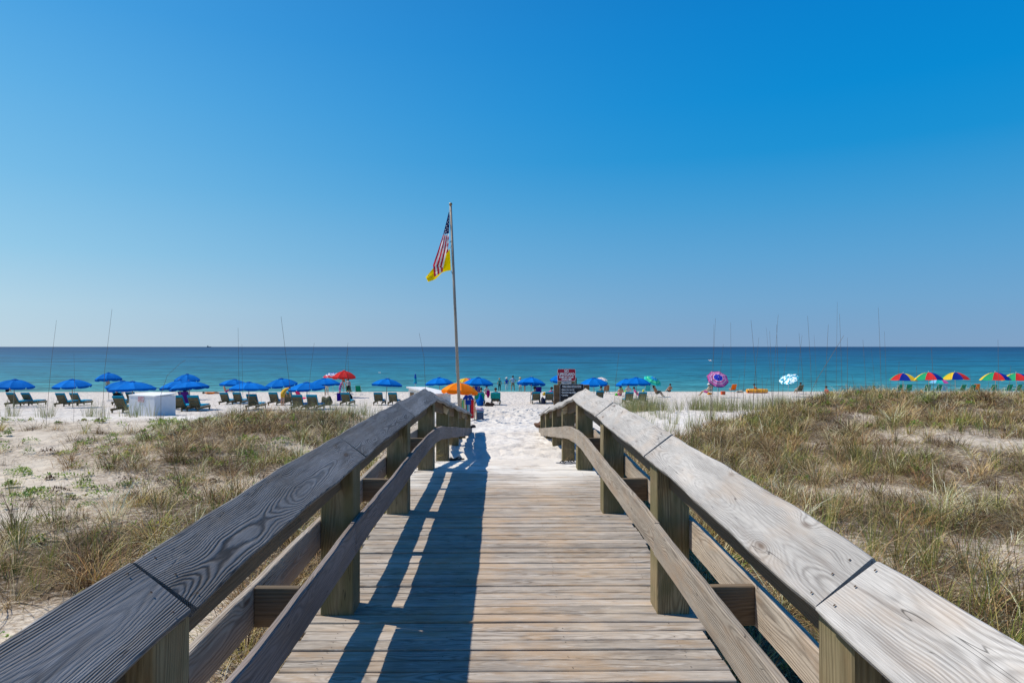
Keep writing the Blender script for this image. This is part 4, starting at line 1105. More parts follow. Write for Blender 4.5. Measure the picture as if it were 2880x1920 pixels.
beach_chair('bright orange chair at the waterline right of the pink umbrella', 2064, 1104, ORANGE, None, .15)
beach_chair('orange chair with a towel on the far right beside green chairs', 2755, 1103, ORANGE, None, -.4)
beach_chair('small light blue chair between the rainbow umbrellas', 2664, 1104, SKYB, None, -.3, .8)
beach_chair('turquoise checked chair under the blue umbrella right of the signs', 1822, 1107, cloth('aqua', (.05, .45, .50), 0), None)
beach_chair('lime green lounge chair by the person in the blue hat', 1750, 1109, LIME, None, -1.1)
beach_chair('pink and red chair shaded by the large blue umbrella', 846, 1131, cloth('crimson', (.55, .02, .10), 0), None, -.6)
beach_chair('purple camp chair with a seated person between two loungers', 527, 1148, PURP, None, 0, 1.15)
beach_chair('grey striped chair of the sitter under the pink umbrella', 1998, 1108, ringcloth('grey_stripes', [(0, (.30, .28, .24)), (.1, (.55, .52, .46)), (.2, (.30, .28, .24))], 1.0), None, .5)
beach_chair('olive camouflage chair standing before the right dune', 2252, 1109, plain('camo', (.10, .11, .07), .8, .1, .6, 9), None, .2, 1.05)
beach_chair('black recliner chair of the man sitting right of the green umbrella', 1845, 1109, BLK, None, -1.2)
beach_chair('brown striped chair holding a sitter, left of the blue hat', 1706, 1107, cloth('brown', (.25, .13, .08), 0), None, 0)
beach_chair('navy chair under the blue umbrella right of the flagpole', 1343, 1112, NAVY, None, 0)
# ------------------------------------------------------------------ people
SKIN = plain('skin', (.50, .28, .18), .6, .3, .05); SKIN2 = plain('tanned_skin', (.36, .18, .10), .6, .3, .05); HAIRD = plain('dark_hair', (.025, .018, .013), .6, .3, .1); HAIRG = plain('blond_hair', (.38, .26, .13), .6, .3, .1); STRAWM = plain('straw_hat', (.62, .50, .30), .8, .1, .1)
def rot_to(v): return v
BONES = [('pelvis', 'belly', 'pants'), ('belly', 'chest', 'shirt'), ('chest', 'neck', 'shirt'), ('neck', 'head0', 'skin'), ('head0', 'head1', 'skin')]
POSES = {}
def base_pose():
    J = dict(pelvis=(0, 0, .94), belly=(0, .01, 1.10), chest=(0, 0, 1.30), neck=(0, 0, 1.48), head0=(0, .02, 1.58), head1=(0, .02, 1.69))
    for s, n in ((-1, 'l'), (1, 'r')):
        J['sh'+n] = (s*.17, 0, 1.41); J['el'+n] = (s*.25, -.02, 1.15); J['wr'+n] = (s*.26, .05, .92); J['ha'+n] = (s*.26, .08, .82)
        J['hp'+n] = (s*.09, 0, .88); J['kn'+n] = (s*.10, .02, .49); J['an'+n] = (s*.11, -.02, .09); J['to'+n] = (s*.13, .13, .04)
    return J
def pose(kind):
    J = base_pose()
    if kind == 'hips':
        for s, n in ((-1, 'l'), (1, 'r')): J['el'+n] = (s*.36, -.10, 1.20); J['wr'+n] = (s*.20, .02, 1.02); J['ha'+n] = (s*.14, .05, .99)
        for s, n in ((-1, 'l'), (1, 'r')): J['kn'+n] = (s*.14, .02, .49); J['an'+n] = (s*.18, -.02, .09); J['to'+n] = (s*.22, .13, .04)
    if kind == 'bend':
        J.update(belly=(0, .12, 1.06), chest=(0, .32, 1.16), neck=(0, .47, 1.22), head0=(0, .56, 1.22), head1=(0, .66, 1.18))
        for s, n in ((-1, 'l'), (1, 'r')): J['sh'+n] = (s*.17, .42, 1.19); J['el'+n] = (s*.20, .46, .93); J['wr'+n] = (s*.17, .55, .70); J['ha'+n] = (s*.16, .58, .61)
    if kind == 'stoop':
        J.update(belly=(0, .06, 1.10), chest=(0, .16, 1.28), neck=(0, .24, 1.44), head0=(0, .32, 1.50), head1=(0, .40, 1.58))
        for s, n in ((-1, 'l'), (1, 'r')): J['sh'+n] = (s*.17, .20, 1.38); J['el'+n] = (s*.22, .24, 1.10); J['wr'+n] = (s*.17, .36, .88); J['ha'+n] = (s*.16, .39, .79)
    if kind in ('sit', 'ground', 'recline'):
        h = .38 if kind == 'sit' else .14
        lean = -.16 if kind != 'recline' else -.42
        J = dict(pelvis=(0, 0, h), belly=(0, lean*.3, h+.17), chest=(0, lean*.7, h+.36), neck=(0, lean*1.05, h+.53), head0=(0, lean*1.1+.02, h+.63), head1=(0, lean*1.12+.03, h+.74))
        for s, n in ((-1, 'l'), (1, 'r')):
            J['sh'+n] = (s*.17, lean*.95, h+.46); J['el'+n] = (s*.27, lean*.5+.02, h+.22); J['wr'+n] = (s*.25, .18, h+.20); J['ha'+n] = (s*.22, .27, h+.19)
            J['hp'+n] = (s*.09, .05, h-.02)
            if kind == 'sit': J['kn'+n] = (s*.13, .45, h+.10); J['an'+n] = (s*.13, .72, .10); J['to'+n] = (s*.15, .85, .07)
            else: J['kn'+n] = (s*.14, .40, h+.30 if n == 'r' else h+.12); J['an'+n] = (s*.13, .70, .09); J['to'+n] = (s*.15, .84, .10)
    if kind == 'lie':
        J = dict(pelvis=(0, 0, .13), belly=(0, -.17, .13), chest=(0, -.36, .14), neck=(0, -.54, .16), head0=(0, -.64, .17), head1=(0, -.76, .17))
        for s, n in ((-1, 'l'), (1, 'r')):
            J['sh'+n] = (s*.17, -.47, .14); J['el'+n] = (s*.30, -.30, .09); J['wr'+n] = (s*.27, -.08, .08); J['ha'+n] = (s*.25, .02, .07)
            J['hp'+n] = (s*.09, .06, .12); J['kn'+n] = (s*.11, .46, .22 if n == 'l' else .12); J['an'+n] = (s*.11, .84, .08); J['to'+n] = (s*.13, .90, .17)
    return J
RADI = dict(pelvis=.135, belly=.12, chest=.135, neck=.055, head0=.082, head1=.085, sh=.065, el=.043, wr=.030, ha=.034, hp=.095, kn=.062, an=.040, to=.036)
def person(label, X, Y, kind='stand', shirt=None, pants=None, skin=None, hair=None, rz=0.0, h=1.7, z=None, hat=None, lift=0.0, legs=None, group=None, sleeves=True, slim=1.0):
    z = z or row_depth(X, Y); x = px(X, z); skin = skin or SKIN; shirt = shirt or skin; pants = pants or skin; legs = legs or skin; hair = hair or HAIRD
    J = pose(kind); names = list(J); names.remove('pelvis'); names = ['pelvis']+names
    E = [('pelvis', 'belly'), ('belly', 'chest'), ('chest', 'neck'), ('neck', 'head0'), ('head0', 'head1')]
    for n in 'lr': E += [('chest', 'sh'+n), ('sh'+n, 'el'+n), ('el'+n, 'wr'+n), ('wr'+n, 'ha'+n), ('pelvis', 'hp'+n), ('hp'+n, 'kn'+n), ('kn'+n, 'an'+n), ('an'+n, 'to'+n)]
    me = bpy.data.meshes.new('tmp'); me.from_pydata([J[n] for n in names], [(names.index(a), names.index(b)) for a, b in E], [])
    ob = bpy.data.objects.new('tmp', me); COL.objects.link(ob)
    md = ob.modifiers.new('Skin', 'SKIN'); md.use_smooth_shade = True
    if not me.skin_vertices: 
        return None
    sv = me.skin_vertices[0].data
    for i, n in enumerate(names):
        r = RADI[n[:2] if n[:2] in ('sh', 'el', 'wr', 'ha', 'hp', 'kn', 'an', 'to') and n not in ('chest',) else n]*slim
        if n == 'head0' or n == 'head1': r = RADI[n]
        sv[i].radius = (r, r*(.72 if n in ('pelvis', 'belly', 'chest') else 1)) if False else (r, r)
        sv[i].use_root = (i == 0)
    ob.modifiers.new('Sub', 'SUBSURF').levels = 1
    dg = C.evaluated_depsgraph_get(); ev = ob.evaluated_get(dg); m2 = bpy.data.meshes.new_from_object(ev)
    bpy.data.objects.remove(ob); m2.name = 'body'
    # clothes by nearest limb
    segs = []
    for a, b in E:
        k = 'skin'
        if (a, b) == ('pelvis', 'belly'): k = 'mid'
        elif (a, b) in (('belly', 'chest'), ('chest', 'neck')): k = 'shirt'
        elif a == 'chest': k = 'shirt'
        elif a[:2] == 'sh': k = 'sleeve'
        elif a == 'pelvis': k = 'pants'
        elif a[:2] == 'hp': k = 'thigh'
        elif a[:2] in ('kn', 'an'): k = 'shin' if a[:2] == 'kn' else 'foot'
        segs.append((Vector(J[a]), Vector(J[b]), k))
    m2.materials.clear()
    for m in (skin, shirt, pants, legs): m2.materials.append(m)
    for p in m2.polygons:
        c = p.center; best = 9; kk = 'skin'; tt = 0
        for a, b, k in segs:
            d = b-a; t_ = max(0, min(1, (c-a).dot(d)/d.length_squared)); dist = (a+d*t_-c).length
            if dist < best: best = dist; kk = k; tt = t_
        mi = 0
        if kk == 'shirt': mi = 1
        elif kk == 'mid': mi = 2 if tt < .35 else 1
        elif kk == 'sleeve': mi = 1 if (tt < .5 and sleeves) else 0
        elif kk == 'pants': mi = 2
        elif kk == 'thigh': mi = 2 if tt < .75 else 3
        elif kk == 'shin': mi = 3
        p.material_index = mi; p.use_smooth = True
    root = empty('person', (x, z, gz(x, z)+lift), rz, label, 'person', group)
    sc_ = h/1.78 if kind in ('stand', 'hips', 'bend', 'stoop') else h/1.75
    root.scale = (sc_,)*3
    b = bpy.data.objects.new('body', m2); COL.objects.link(b); b.parent = root
    hc = (Vector(J['head0'])+Vector(J['head1']))/2; up = (Vector(J['head1'])-Vector(J['head0'])).normalized(); q = up.to_track_quat('Z', 'Y')
    mb = MB(); prof = [(.112, -.05), (.118, 0), (.105, .06), (.07, .105), (.001, .125)]
    mb.lathe(prof, 10); ho = mb.obj('hair', hair, root, True); ho.location = hc+up*.02+q @ Vector((0, 0, 0))+Vector((0, -.018, 0)); ho.rotation_mode = 'QUATERNION'; ho.rotation_quaternion = q
    if hat:
        mb = MB(); mb.lathe([(.22, 0), (.215, .015), (.125, .02), (.115, .10), (.07, .13), (.001, .135)], 12); hh = mb.obj('hat', hat, root, True); hh.location = hc+up*.05; hh.rotation_mode = 'QUATERNION'; hh.rotation_quaternion = q
    # ears and nose
    mb = MB(); mb.box((0, .105, 0), (.028, .035, .035), bev=.008); nn = mb.obj('nose', skin, root); nn.location = hc; nn.rotation_mode = 'QUATERNION'; nn.rotation_quaternion = q
    return root
KH = cloth('khaki', (.30, .20, .10), 0); TEALC = cloth('teal_top', (.03, .24, .22), 0); DARK = cloth('dark_trousers', (.015, .022, .03), 0); LBL = cloth('pale_blue_shirt', (.42, .52, .70), 0); RBL = cloth('royal_blue_shirt', (.02, .06, .38), 0); YSW = cloth('yellow_swimsuit', (.62, .36, .04), 0); GREY = cloth('grey_shirt', (.50, .48, .47), 0); FLOR = plain('floral_swimsuit', (.34, .16, .42), .8, .1, .9, 9)
person('woman in a teal top and dark trousers, leftmost of the group standing at the water', 1405, 1103, 'stand', TEALC, DARK, hair=HAIRG, h=1.55, z=78, legs=DARK)
person('person in a white cap, royal blue shirt and white trousers looking at the sea', 1425, 1103, 'stand', RBL, WHITE, h=1.62, z=79, legs=WHITE, hat=WHITE)
person('man in a pale blue shirt and khaki shorts with hands on his hips', 1442.5, 1103, 'hips', LBL, KH, h=1.84, z=78)
person('person in a straw hat standing half hidden behind the blue umbrella', 1463, 1102, 'stand', WHITE, WHITE, h=1.6, z=77, hat=STRAWM)
person('person in khaki shorts bending under the blue umbrella by the water', 1476, 1102, 'bend', GREY, KH, h=1.6, z=76, rz=1.2)
person('woman in a black bikini standing in the shallow water, seen from behind', 310, 1100, 'stand', None, BLK, h=1.62, z=77.5, lift=-.12)
person('small child in the water beside the woman in the black bikini', 324, 1100, 'stand', None, BLK, h=1.1, z=79, lift=-.25)
person('person in dark clothes at the waterline under the leftmost umbrella', 30, 1102, 'ground', BLK, BLK, z=74, rz=.3)
person('sunbather lying on an orange towel near the small far umbrella', 598, 1106, 'lie', ORANGE, ORANGE, z=68, rz=-1.4, skin=SKIN2)
person('pink-skinned sunbather sitting at the waterline left of the grass mound', 638, 1101, 'ground', None, PINK, z=72, rz=-1.0)
person('woman in a yellow swimsuit bending over the loungers', 797, 1141, 'bend', YSW, YSW, h=1.62, rz=-.5, sleeves=False)
person('woman in a floral swimsuit bending with an orange hat beside the red umbrella', 957, 1109, 'stoop', FLOR, FLOR, h=1.66, z=62, rz=-.9, hat=ORANGE, sleeves=False)
person('man in a white shirt and dark shorts stooping over the green chairs', 982, 1110, 'stoop', GREY, DARK, h=1.78, z=62.5, rz=.5)
person('person in white standing under the striped umbrella, head just above a blue one', 921, 1104, 'stand', WHITE, CREAM, h=1.66, z=66)
person('person in a black shirt sitting on the lounger left of the white box', 338, 1138, 'sit', BLK, DARK, z=44.3, rz=.1)
person('person sitting in the purple camp chair', 528, 1147, 'sit', PURP, DARK, rz=0)
person('dark-haired person in red sitting on the green draped lounger', 1353, 1139, 'sit', cloth('maroon', (.30, .03, .03), 0), DARK, z=50, lift=.02)
person('dark-haired person sitting low on the teal draped lounger', 1394, 1138, 'sit', TEALC, DARK, z=50)
person('person in a dark hat on the lounger under the purple towel', 1504, 1137, 'sit', cloth('rust', (.30, .10, .07), 0), DARK, z=52, hat=BLK)
person('person with dark hair in pink leaning on the lounger by the signs', 1551, 1136, 'sit', PINK, DARK, z=52)
person('person with tousled hair lying on the lounger behind the right railing', 1690, 1125, 'sit', KH, DARK, z=54, lift=.05)
person('person seen from behind sitting in a brown chair at the water', 1706, 1107, 'sit', SKIN2, KH, skin=SKIN2)
person('broad sunbather in a navy hat sitting on the sand', 1745, 1107, 'ground', None, PINK, z=64, hat=NAVY, slim=1.15)
person('person in a straw hat sitting under the blue umbrella right of the signs', 1767, 1107, 'sit', GREY, DARK, z=63, hat=STRAWM)
person('person in a pink swimsuit reclining with raised legs under the blue umbrella', 1797, 1107, 'recline', PINK, PINK, z=62, rz=-1.5)
person('man reclining in a black chair with his legs stretched to the right', 1846, 1110, 'sit', None, plain('camo_shorts', (.12, .12, .08), .8, .1, .5, 9), z=62, rz=-1.25, skin=SKIN2)
person('person with dark hair sitting alone at the waterline', 1884, 1101, 'ground', SKIN2, DARK, z=73, rz=.2)
person('sunbather in a white hat leaning forward under the pink umbrella', 1991, 1108, 'sit', CREAM, PINK, hat=WHITE, rz=1.0, z=63.5)
person('person lying in the orange and yellow raft', 2135, 1100, 'recline', SKIN2, DARK, z=70.4, rz=-1.5, lift=.05)
person('sunbather in red sitting with knees up behind the right dune', 2331, 1108, 'ground', cloth('salmon', (.60, .18, .14), 0), YEL, z=64, rz=-1.2)
person('person in a reddish plaid shirt sitting behind the right dune', 2459, 1108, 'ground', plain('plaid', (.40, .17, .13), .8, .1, .8, 12), KH, z=64, rz=.4, slim=1.15)
person('person in a camouflage chair before the right dune', 2252, 1108, 'sit', plain('olive_shirt', (.10, .11, .06), .8, .1, .4, 9), KH, rz=.2)
person('person in dark clothes sitting by the orange umbrella', 1333, 1112, 'sit', cloth('plum', (.16, .08, .12), 0), DARK)
person('person under a pale sunhat between two blue umbrellas right of the flagpole', 1369, 1110, 'ground', GREY, KH, hat=STRAWM, slim=1.1)

# ------------------------------------------------------------------ storage box, kiosk
WP = plain('white_paint', (.66, .67, .69), .55, .3, .05, 3); REDP = plain('red_print', (.50, .02, .04), .6, .2, .02)
def text(body, size, loc, rot, mat, parent, name='lettering', bold=0.0, sx=1.0, align='CENTER', depth=.002, fit=None):
    cu = bpy.data.curves.new('txt', 'FONT'); cu.body = body; cu.size = size; cu.align_x = align; cu.align_y = 'CENTER'; cu.offset = bold; cu.extrude = depth
    ob = bpy.data.objects.new('txt', cu); COL.objects.link(ob)
    dg = C.evaluated_depsgraph_get(); me = bpy.data.meshes.new_from_object(ob.evaluated_get(dg)); bpy.data.objects.remove(ob)
    me.name = name; me.materials.clear()
    if fit:
        xs_ = [v.co.x for v in me.vertices]; sx = fit/(max(xs_)-min(xs_))
    o = link(name, me, mat, parent); o.location = loc; o.rotation_euler = rot; o.scale = (sx, 1, 1); return o
zb_ = 31.0; c0 = Vector((px(440, zb_), zb_)); 
box = empty('storage_box', (c0.x, c0.y, 0), 0, 'large white wooden storage box with a red notice, standing behind the dune grass', 'storage box')
gz0 = min(gz(px(370, 31.5), 31.5), gz(px(440, 31), 31), gz(px(499, 31.5), 31.5)); box.location.z = gz0
# corner nearest the viewer at x 440; two faces run back left and back right
A = Vector((px(369, 31.75), 31.75)); B = Vector((px(440, 31.0), 31.0)); Cc = Vector((px(499, 32.2), 32.2)); Dd = A+Cc-B
ht = zrow(1112, 31)-gz0
mb = MB(); q4 = [A, B, Cc, Dd]
vs = [(p.x-c0.x, p.y-c0.y, zz_) for zz_ in (-.3, ht-.05) for p in q4]
mb.add(vs, [(0, 1, 5, 4), (1, 2, 6, 5), (2, 3, 7, 6), (3, 0, 4, 7), (4, 5, 6, 7)]); mb.obj('side_wall', WP, box)
ctr = (A+Cc)/2
vs = []
for zz_ in (ht-.05, ht):
    for p in q4:
        d = (p-ctr)*1.025+ctr; vs.append((d.x-c0.x, d.y-c0.y, zz_+(.05 if p in (Cc, Dd) else 0)))
mb = MB(); mb.add(vs, [(0, 1, 5, 4), (1, 2, 6, 5), (2, 3, 7, 6), (3, 0, 4, 7), (4, 5, 6, 7), (3, 2, 1, 0)]); mb.obj('lid', plain('white_lid', (.78, .77, .74), .55, .3, .05, 3), box)
fd = (B-A).normalized(); fn = Vector((fd.y, -fd.x)); fa = math.atan2(fd.y, fd.x)
pc = A+fd*(B-A).length*.49+fn*.012; nzc = zrow(1121.5, 31.4)-gz0
nb_ = empty('notice', (pc.x-c0.x, pc.y-c0.y, nzc), fa); nb_.parent = box
mb = MB(); mb.box((0, 0, 0), (.40, .012, .225)); mb.obj('notice_board', plain('notice_white', (.72, .66, .66), .6, .2, .02), nb_)
mb = MB()
for sx, sz, w_, h_ in ((0, .107, .40, .012), (0, -.107, .40, .012), (.194, 0, .012, .203), (-.194, 0, .012, .203)): mb.box((sx, -.008, sz), (w_, .004, h_))
mb.obj('red_border', REDP, nb_)
mb = MB()
for zz_, words in ((.052, ((-.145, .05), (-.06, .09), (.075, .12))), (.0, ((-.10, .06), (-.01, .07), (.075, .05))), (-.050, ((-.12, .12), (.01, .10), (.12, .08)))):
    for cx_, w_ in words:
        n_ = max(2, int(w_/.02))
        for k in range(n_): mb.box((cx_-w_/2+w_*(k+.5)/n_, -.008, zz_), (w_/n_*.72, .004, .026))
mb.obj('faded_print', REDP, nb_)
# kiosk with a slanted white roof
zk = 40.0
ko = empty('kiosk', (px(1205, zk), zk, gz(px(1205, zk), zk)), 0, 'white wooden beach kiosk with a slanted roof behind the left railing', 'kiosk')
kg = ko.location.z; kx = ko.location.x
def kp(X, Y, z): return (px(X, z)-kx, z-zk, zrow(Y, z)-kg)
rt = [kp(1143, 1086.5, 40.3), kp(1199, 1087.5, 42.8), kp(1274, 1104.5, 41.6), kp(1222, 1107, 39.1)]
mb = MB(); vs = rt+[(a, b, c_-.09) for a, b, c_ in rt]
mb.add(vs, [(3, 2, 1, 0), (4, 5, 6, 7), (0, 1, 5, 4), (1, 2, 6, 5), (2, 3, 7, 6), (3, 0, 4, 7)]); mb.obj('roof', plain('roof_white', (.78, .76, .72), .6, .2, .12, 2), ko)
ins = lambda p, f: ((p[0]-cxk)*f+cxk, (p[1]-cyk)*f+cyk)
cxk = sum(p[0] for p in rt)/4; cyk = sum(p[1] for p in rt)/4
mb = MB(); bt = [ins(p, .9) for p in rt]; tp = [p[2]-.10 for p in rt]
vs = [(b[0], b[1], -.2) for b in bt]+[(b[0], b[1], t_) for b, t_ in zip(bt, tp)]
mb.add(vs, [(0, 1, 5, 4), (1, 2, 6, 5), (2, 3, 7, 6), (3, 0, 4, 7)]); mb.obj('wall', plain('kiosk_wall', (.70, .68, .63), .6, .2, .1, 2), ko)
a0 = Vector(bt[0]); a1 = Vector(bt[3]); 
d_ = (a1-a0).normalized(); n_ = Vector((d_.y, -d_.x))
for f_ in (.14, .5): 
    p_ = a0.lerp(a1, f_)+n_*.02; mb = MB(); mb.box((p_.x, p_.y, tp[0]*(1-f_)+tp[3]*f_-.42), (.28, .03, .45), M=Matrix.Rotation(math.atan2(d_.y, d_.x), 3, 'Z')); mb.obj('shutter', plain('shutter_brown', (.25, .16, .09), .7, .2, .1), ko)

# ------------------------------------------------------------------ signs behind the right railing
zs = 20.0
def sp(X, Y, z=zs): return Vector((px(X, z), z, zrow(Y, z)))
s0 = sp(1606, 1180); sg = gz(s0.x, zs)
sign = empty('sign_stand', (s0.x, zs, sg), 0, 'dark wooden post stand behind the right railing that carries the beach signs', 'sign stand')
SW = plain('sign_wood', (.16, .095, .05), .8, .2, .35, 7)
def sbox(name, X0, X1, Y0, Y1, z, d, mat, parent, org, z1=None):
    xa, xb_ = px(X0, z), px(X1, z); za = zrow(Y0, z); zb2 = z1 if z1 is not None else zrow(Y1, z)
    mb = MB(); mb.box(((xa+xb_)/2-org[0], z+d/2-org[1], (za+zb2)/2-org[2]), (xb_-xa, d, za-zb2), bev=.004); return mb.obj(name, mat, parent)
og = (s0.x, zs, sg)
sbox('post', 1558, 1576, 1082, 0, zs+.03, .14, SW, sign, og, sg-.4)
sbox('post', 1640, 1658, 1082, 0, zs+.03, .14, SW, sign, og, sg-.4)
sbox('centre_post', 1569, 1617, 1060, 0, zs+.035, .10, plain('sign_wood_pale', (.24, .17, .10), .8, .2, .3, 7), sign, og, sg-.4)
sbox('rear_post', 1618.5, 1622.5, 1062, 0, zs+.2, .09, SW, sign, og, sg-.4)
sbox('board', 1574, 1642, 1084, 1190, zs+.012, .018, SW, sign, og)
def rounded(mbx, cx, cz, w_, h_, r, y0, y1, n=5):
    pts = []
    for (sx, sz, a0_) in ((1, 1, 0), (-1, 1, 90), (-1, -1, 180), (1, -1, 270)):
        for k in range(n+1):
            a = rad(a0_+90*k/n); pts.append((cx+sx*(w_/2-r)+math.cos(a)*r, cz+sz*(h_/2-r)+math.sin(a)*r))
    m = len(pts); vs = [(x_, y0, z_) for x_, z_ in pts]+[(x_, y1, z_) for x_, z_ in pts]
    mbx.add(vs, [tuple(range(m)), tuple(range(m, 2*m))[::-1]]+[(i, i+m, (i+1) % m+m, (i+1) % m) for i in range(m)])
SW1 = plain('sign_white', (.72, .70, .68), .5, .3, .02); SR = plain('sign_red', (.42, .016, .040), .45, .3, .03); SB = plain('sign_black', (.016, .014, .016), .5, .3, .05); GRYL = plain('sign_grey_print', (.50, .48, .47), .6, .2, .02)
def plate(name, label, X0, X1, Y0, Y1, z, border, face, rim):
    w_ = px(X1, z)-px(X0, z); h_ = (Y1-Y0)/F*z; c_ = sp((X0+X1)/2, (Y0+Y1)/2, z)
    r = empty(name, tuple(c_), 0, label, 'sign')
    mb = MB(); rounded(mb, 0, 0, w_, h_, .045, .0, -.006); mb.obj('plate', border, r)
    mb = MB(); rounded(mb, 0, 0, w_-rim*2, h_-rim*2, .038, -.0065, -.009); mb.obj('face', face, r)
    return r, w_, h_
rs_, w_, h_ = plate('warning_sign', 'red sign with white letters reading no lifeguard, swim at your own risk', 1567.6, 1619, 1036.8, 1071.4, zs-.0, SW1, SR, .012)
R90 = (rad(90), 0, 0)
SLT = plain('sign_lettering', (.82, .80, .78), .5, .3, .01)
for s_, sz, zz_, ft in (('NO', .112, .112, .125), ('LIFEGUARD', .108, .020, .475), ('SWIM AT YOUR', .072, -.066, .43), ('OWN RISK', .070, -.130, .30)):
    text(s_, sz, (0, -.0115, zz_), R90, SLT, rs_, bold=.0042, fit=ft)
rb_, w2, h2 = plate('regulations_sign', 'black sign headed public beach regulations with white writing, half hidden by the railing', 1574.5, 1641.8, 1079.3, 1166, zs-.002, GRYL, SB, .010)
text('PUBLIC BEACH REGULATIONS', .078, (.0, -.0115, h2/2-.075), R90, SLT, rb_, bold=.0016, fit=.55)
mb = MB(); mb.box((0, -.0105, h2/2-.125), (.54, .002, .006)); mb.obj('underline', GRYL, rb_)
for k, s_ in enumerate(('• Swim at your own risk.', '• Swimmers stay inside', '• Launching')): text(s_, .074, (-w2/2+.04, -.0115, h2/2-.170-.078*k), R90, SLT, rb_, bold=.0014, fit=(.385, .42, .20)[k], align='LEFT')
st_, w3, h3 = plate('sticker_sign', 'small white strip sign between the red and the black sign', 1578, 1608, 1072, 1079.0, zs-.001, SW1, SW1, .004)
for k, s_ in enumerate(('ALCOHOL PROHIBITED', 'ON BEACH')): text(s_, .026, (0, -.0115, .016-.030*k), R90, plain('blue_grey_print', (.20, .28, .36), .6, .2, .02), st_, sx=.9)

# ------------------------------------------------------------------ flagpole and flags
zf = 25.0
def fp_(X, Y, z=zf): return Vector((px(X, z), z, zrow(Y, z)))
pb = fp_(1294.8, 1200); pb.z = gz(pb.x, zf)-.3; ptop = fp_(1267.3, 579)
fpole = empty('flagpole', (pb.x, pb.y, pb.z+.3), 0, 'tall grey flagpole leaning slightly left behind the left railing', 'flagpole')
FO = Vector(fpole.location)
PM = plain('galvanised_pole', (.27, .235, .195), .6, .3, .15, 3, metallic=.1)
mb = MB(); mb.tube([pb-FO, pb.lerp(ptop, .5)-FO, ptop-FO], [.058, .052, .042], 14); mb.obj('pole', PM, fpole, True)
mb = MB(); mb.lathe([(.035, -.05), (.028, -.02), (.05, .0), (.062, .04), (.05, .085), (.001, .105)], 12); o = mb.obj('ball_finial', plain('weathered_brass', (.22, .17, .10), .4, .5, .1, metallic=.5), fpole, True); o.location = ptop-FO+Vector((0, 0, .02))
def cr5(x, y): return (1140+x/5.227, 540+y/5.227)
mb = MB()
for a, b in (((640, 740), (672, 728)), ((655, 826), (682, 785)), ((668, 1155), (692, 1190))):
    pa = fp_(*cr5(*a), zf-.05); pq = fp_(*cr5(*b), zf-.03); mb.tube([pa-FO, pa.lerp(pq, .5)+Vector((0, 0, -.01))-FO, pq-FO], .008, 5)
    mb.tube([pq-FO+Vector((.03*math.cos(a_), 0, .03*math.sin(a_))) for a_ in [i_*math.pi/4 for i_ in range(9)]], .006, 4)
mb.obj('snap_hook', plain('rope_metal', (.10, .10, .10), .4, .5, .1), fpole)
mb = MB(); mb.tube([ptop-FO+Vector((-.06, -.03, -.1)), fp_(1279, 800, zf-.04)-FO, pb.lerp(ptop, .25)-FO+Vector((-.07, -.03, 0))], .004, 4); mb.obj('halyard', plain('rope', (.45, .42, .38), .8, .2, .1), fpole)
FLR = cloth('flag_red', (.52, .015, .05), .3); FLW = cloth('flag_white', (.80, .78, .78), .3); FLB = cloth('flag_navy', (.010, .022, .10), .15); FLY = plain('flag_yellow_cloth', (.90, .66, .0), .85, .05, 0, 1, .45)
def lerp2(poly, s):
    L = [0]
    for i in range(1, len(poly)): L.append(L[-1]+math.hypot(poly[i][0]-poly[i-1][0], poly[i][1]-poly[i-1][1]))
    t_ = s*L[-1]; i = 0
    while i < len(poly)-2 and t_ > L[i+1]: i += 1
    u = (t_-L[i])/max(1e-6, L[i+1]-L[i]); return (poly[i][0]+(poly[i+1][0]-poly[i][0])*u, poly[i][1]+(poly[i+1][1]-poly[i][1])*u)
def patch(mb, left, right, ns, ntt, matf, depth, fold=.05, nf=2.5, ph=0):
    g = []
    for i in range(ns+1):
        s = i/ns; a = lerp2(left, s); b = lerp2(right, s)
        for j in range(ntt+1):
            u = j/ntt; X, Y = cr5(a[0]+(b[0]-a[0])*u, a[1]+(b[1]-a[1])*u)
            z = zf+depth+fold*math.sin(u*nf*2*math.pi+ph+s*2.2)*min(1, s*2+.1)+.03*math.sin(s*9+u*3)
            g.append(fp_(X, Y, z)-FLO)
    for i in range(ns):
        for j in range(ntt):
            k = i*(ntt+1)+j
            mb.add([g[k], g[k+1], g[k+ntt+2], g[k+ntt+1]], [(0, 1, 2, 3)], matf((i+.5)/ns, (j+.5)/ntt))
FLO = fp_(1255, 640)
us = tag(bpy.data.objects.new('x', None), None); bpy.data.objects.remove(us)
usf = empty('stars_and_stripes_flag', tuple(FLO), 0, 'limp stars and stripes flag hanging at the top of the flagpole', 'flag')
mb = MB()
# canton, then the stripes, then the folded-up lower corner and the hoist edge
patch(mb, [(638, 292), (600, 450), (555, 628)], [(648, 300), (646, 480), (641, 605)], 12, 8, lambda s, u: 2, 0, .012)
patch(mb, [(555, 628), (480, 860), (405, 1080)], [(625, 640), (606, 880), (548, 1152)], 16, 18, lambda s, u: [0, 1, 0, 1, 0, 1][min(5, int(u*6))], 0, .025, 2)
patch(mb, [(612, 640), (604, 760), (598, 905)], [(640, 605), (636, 740), (628, 880)], 12, 2, lambda s, u: [1, 0, 1, 0, 1, 0][min(5, int(s*6))], .03, .0)
patch(mb, [(408, 1082), (416, 1170), (425, 1252)], [(552, 1112), (552, 1140), (552, 1165)], 8, 15, lambda s, u: [0, 1, 0, 1, 0, 1][min(5, int(u*5))], -.05, .01)
me = mb.mesh('cloth'); bm = bmesh.new(); bm.from_mesh(me); bmesh.ops.remove_doubles(bm, verts=bm.verts, dist=.0005); bm.to_mesh(me); bm.free()
fo = link('cloth', me, [FLR, FLW, FLB], usf, True)
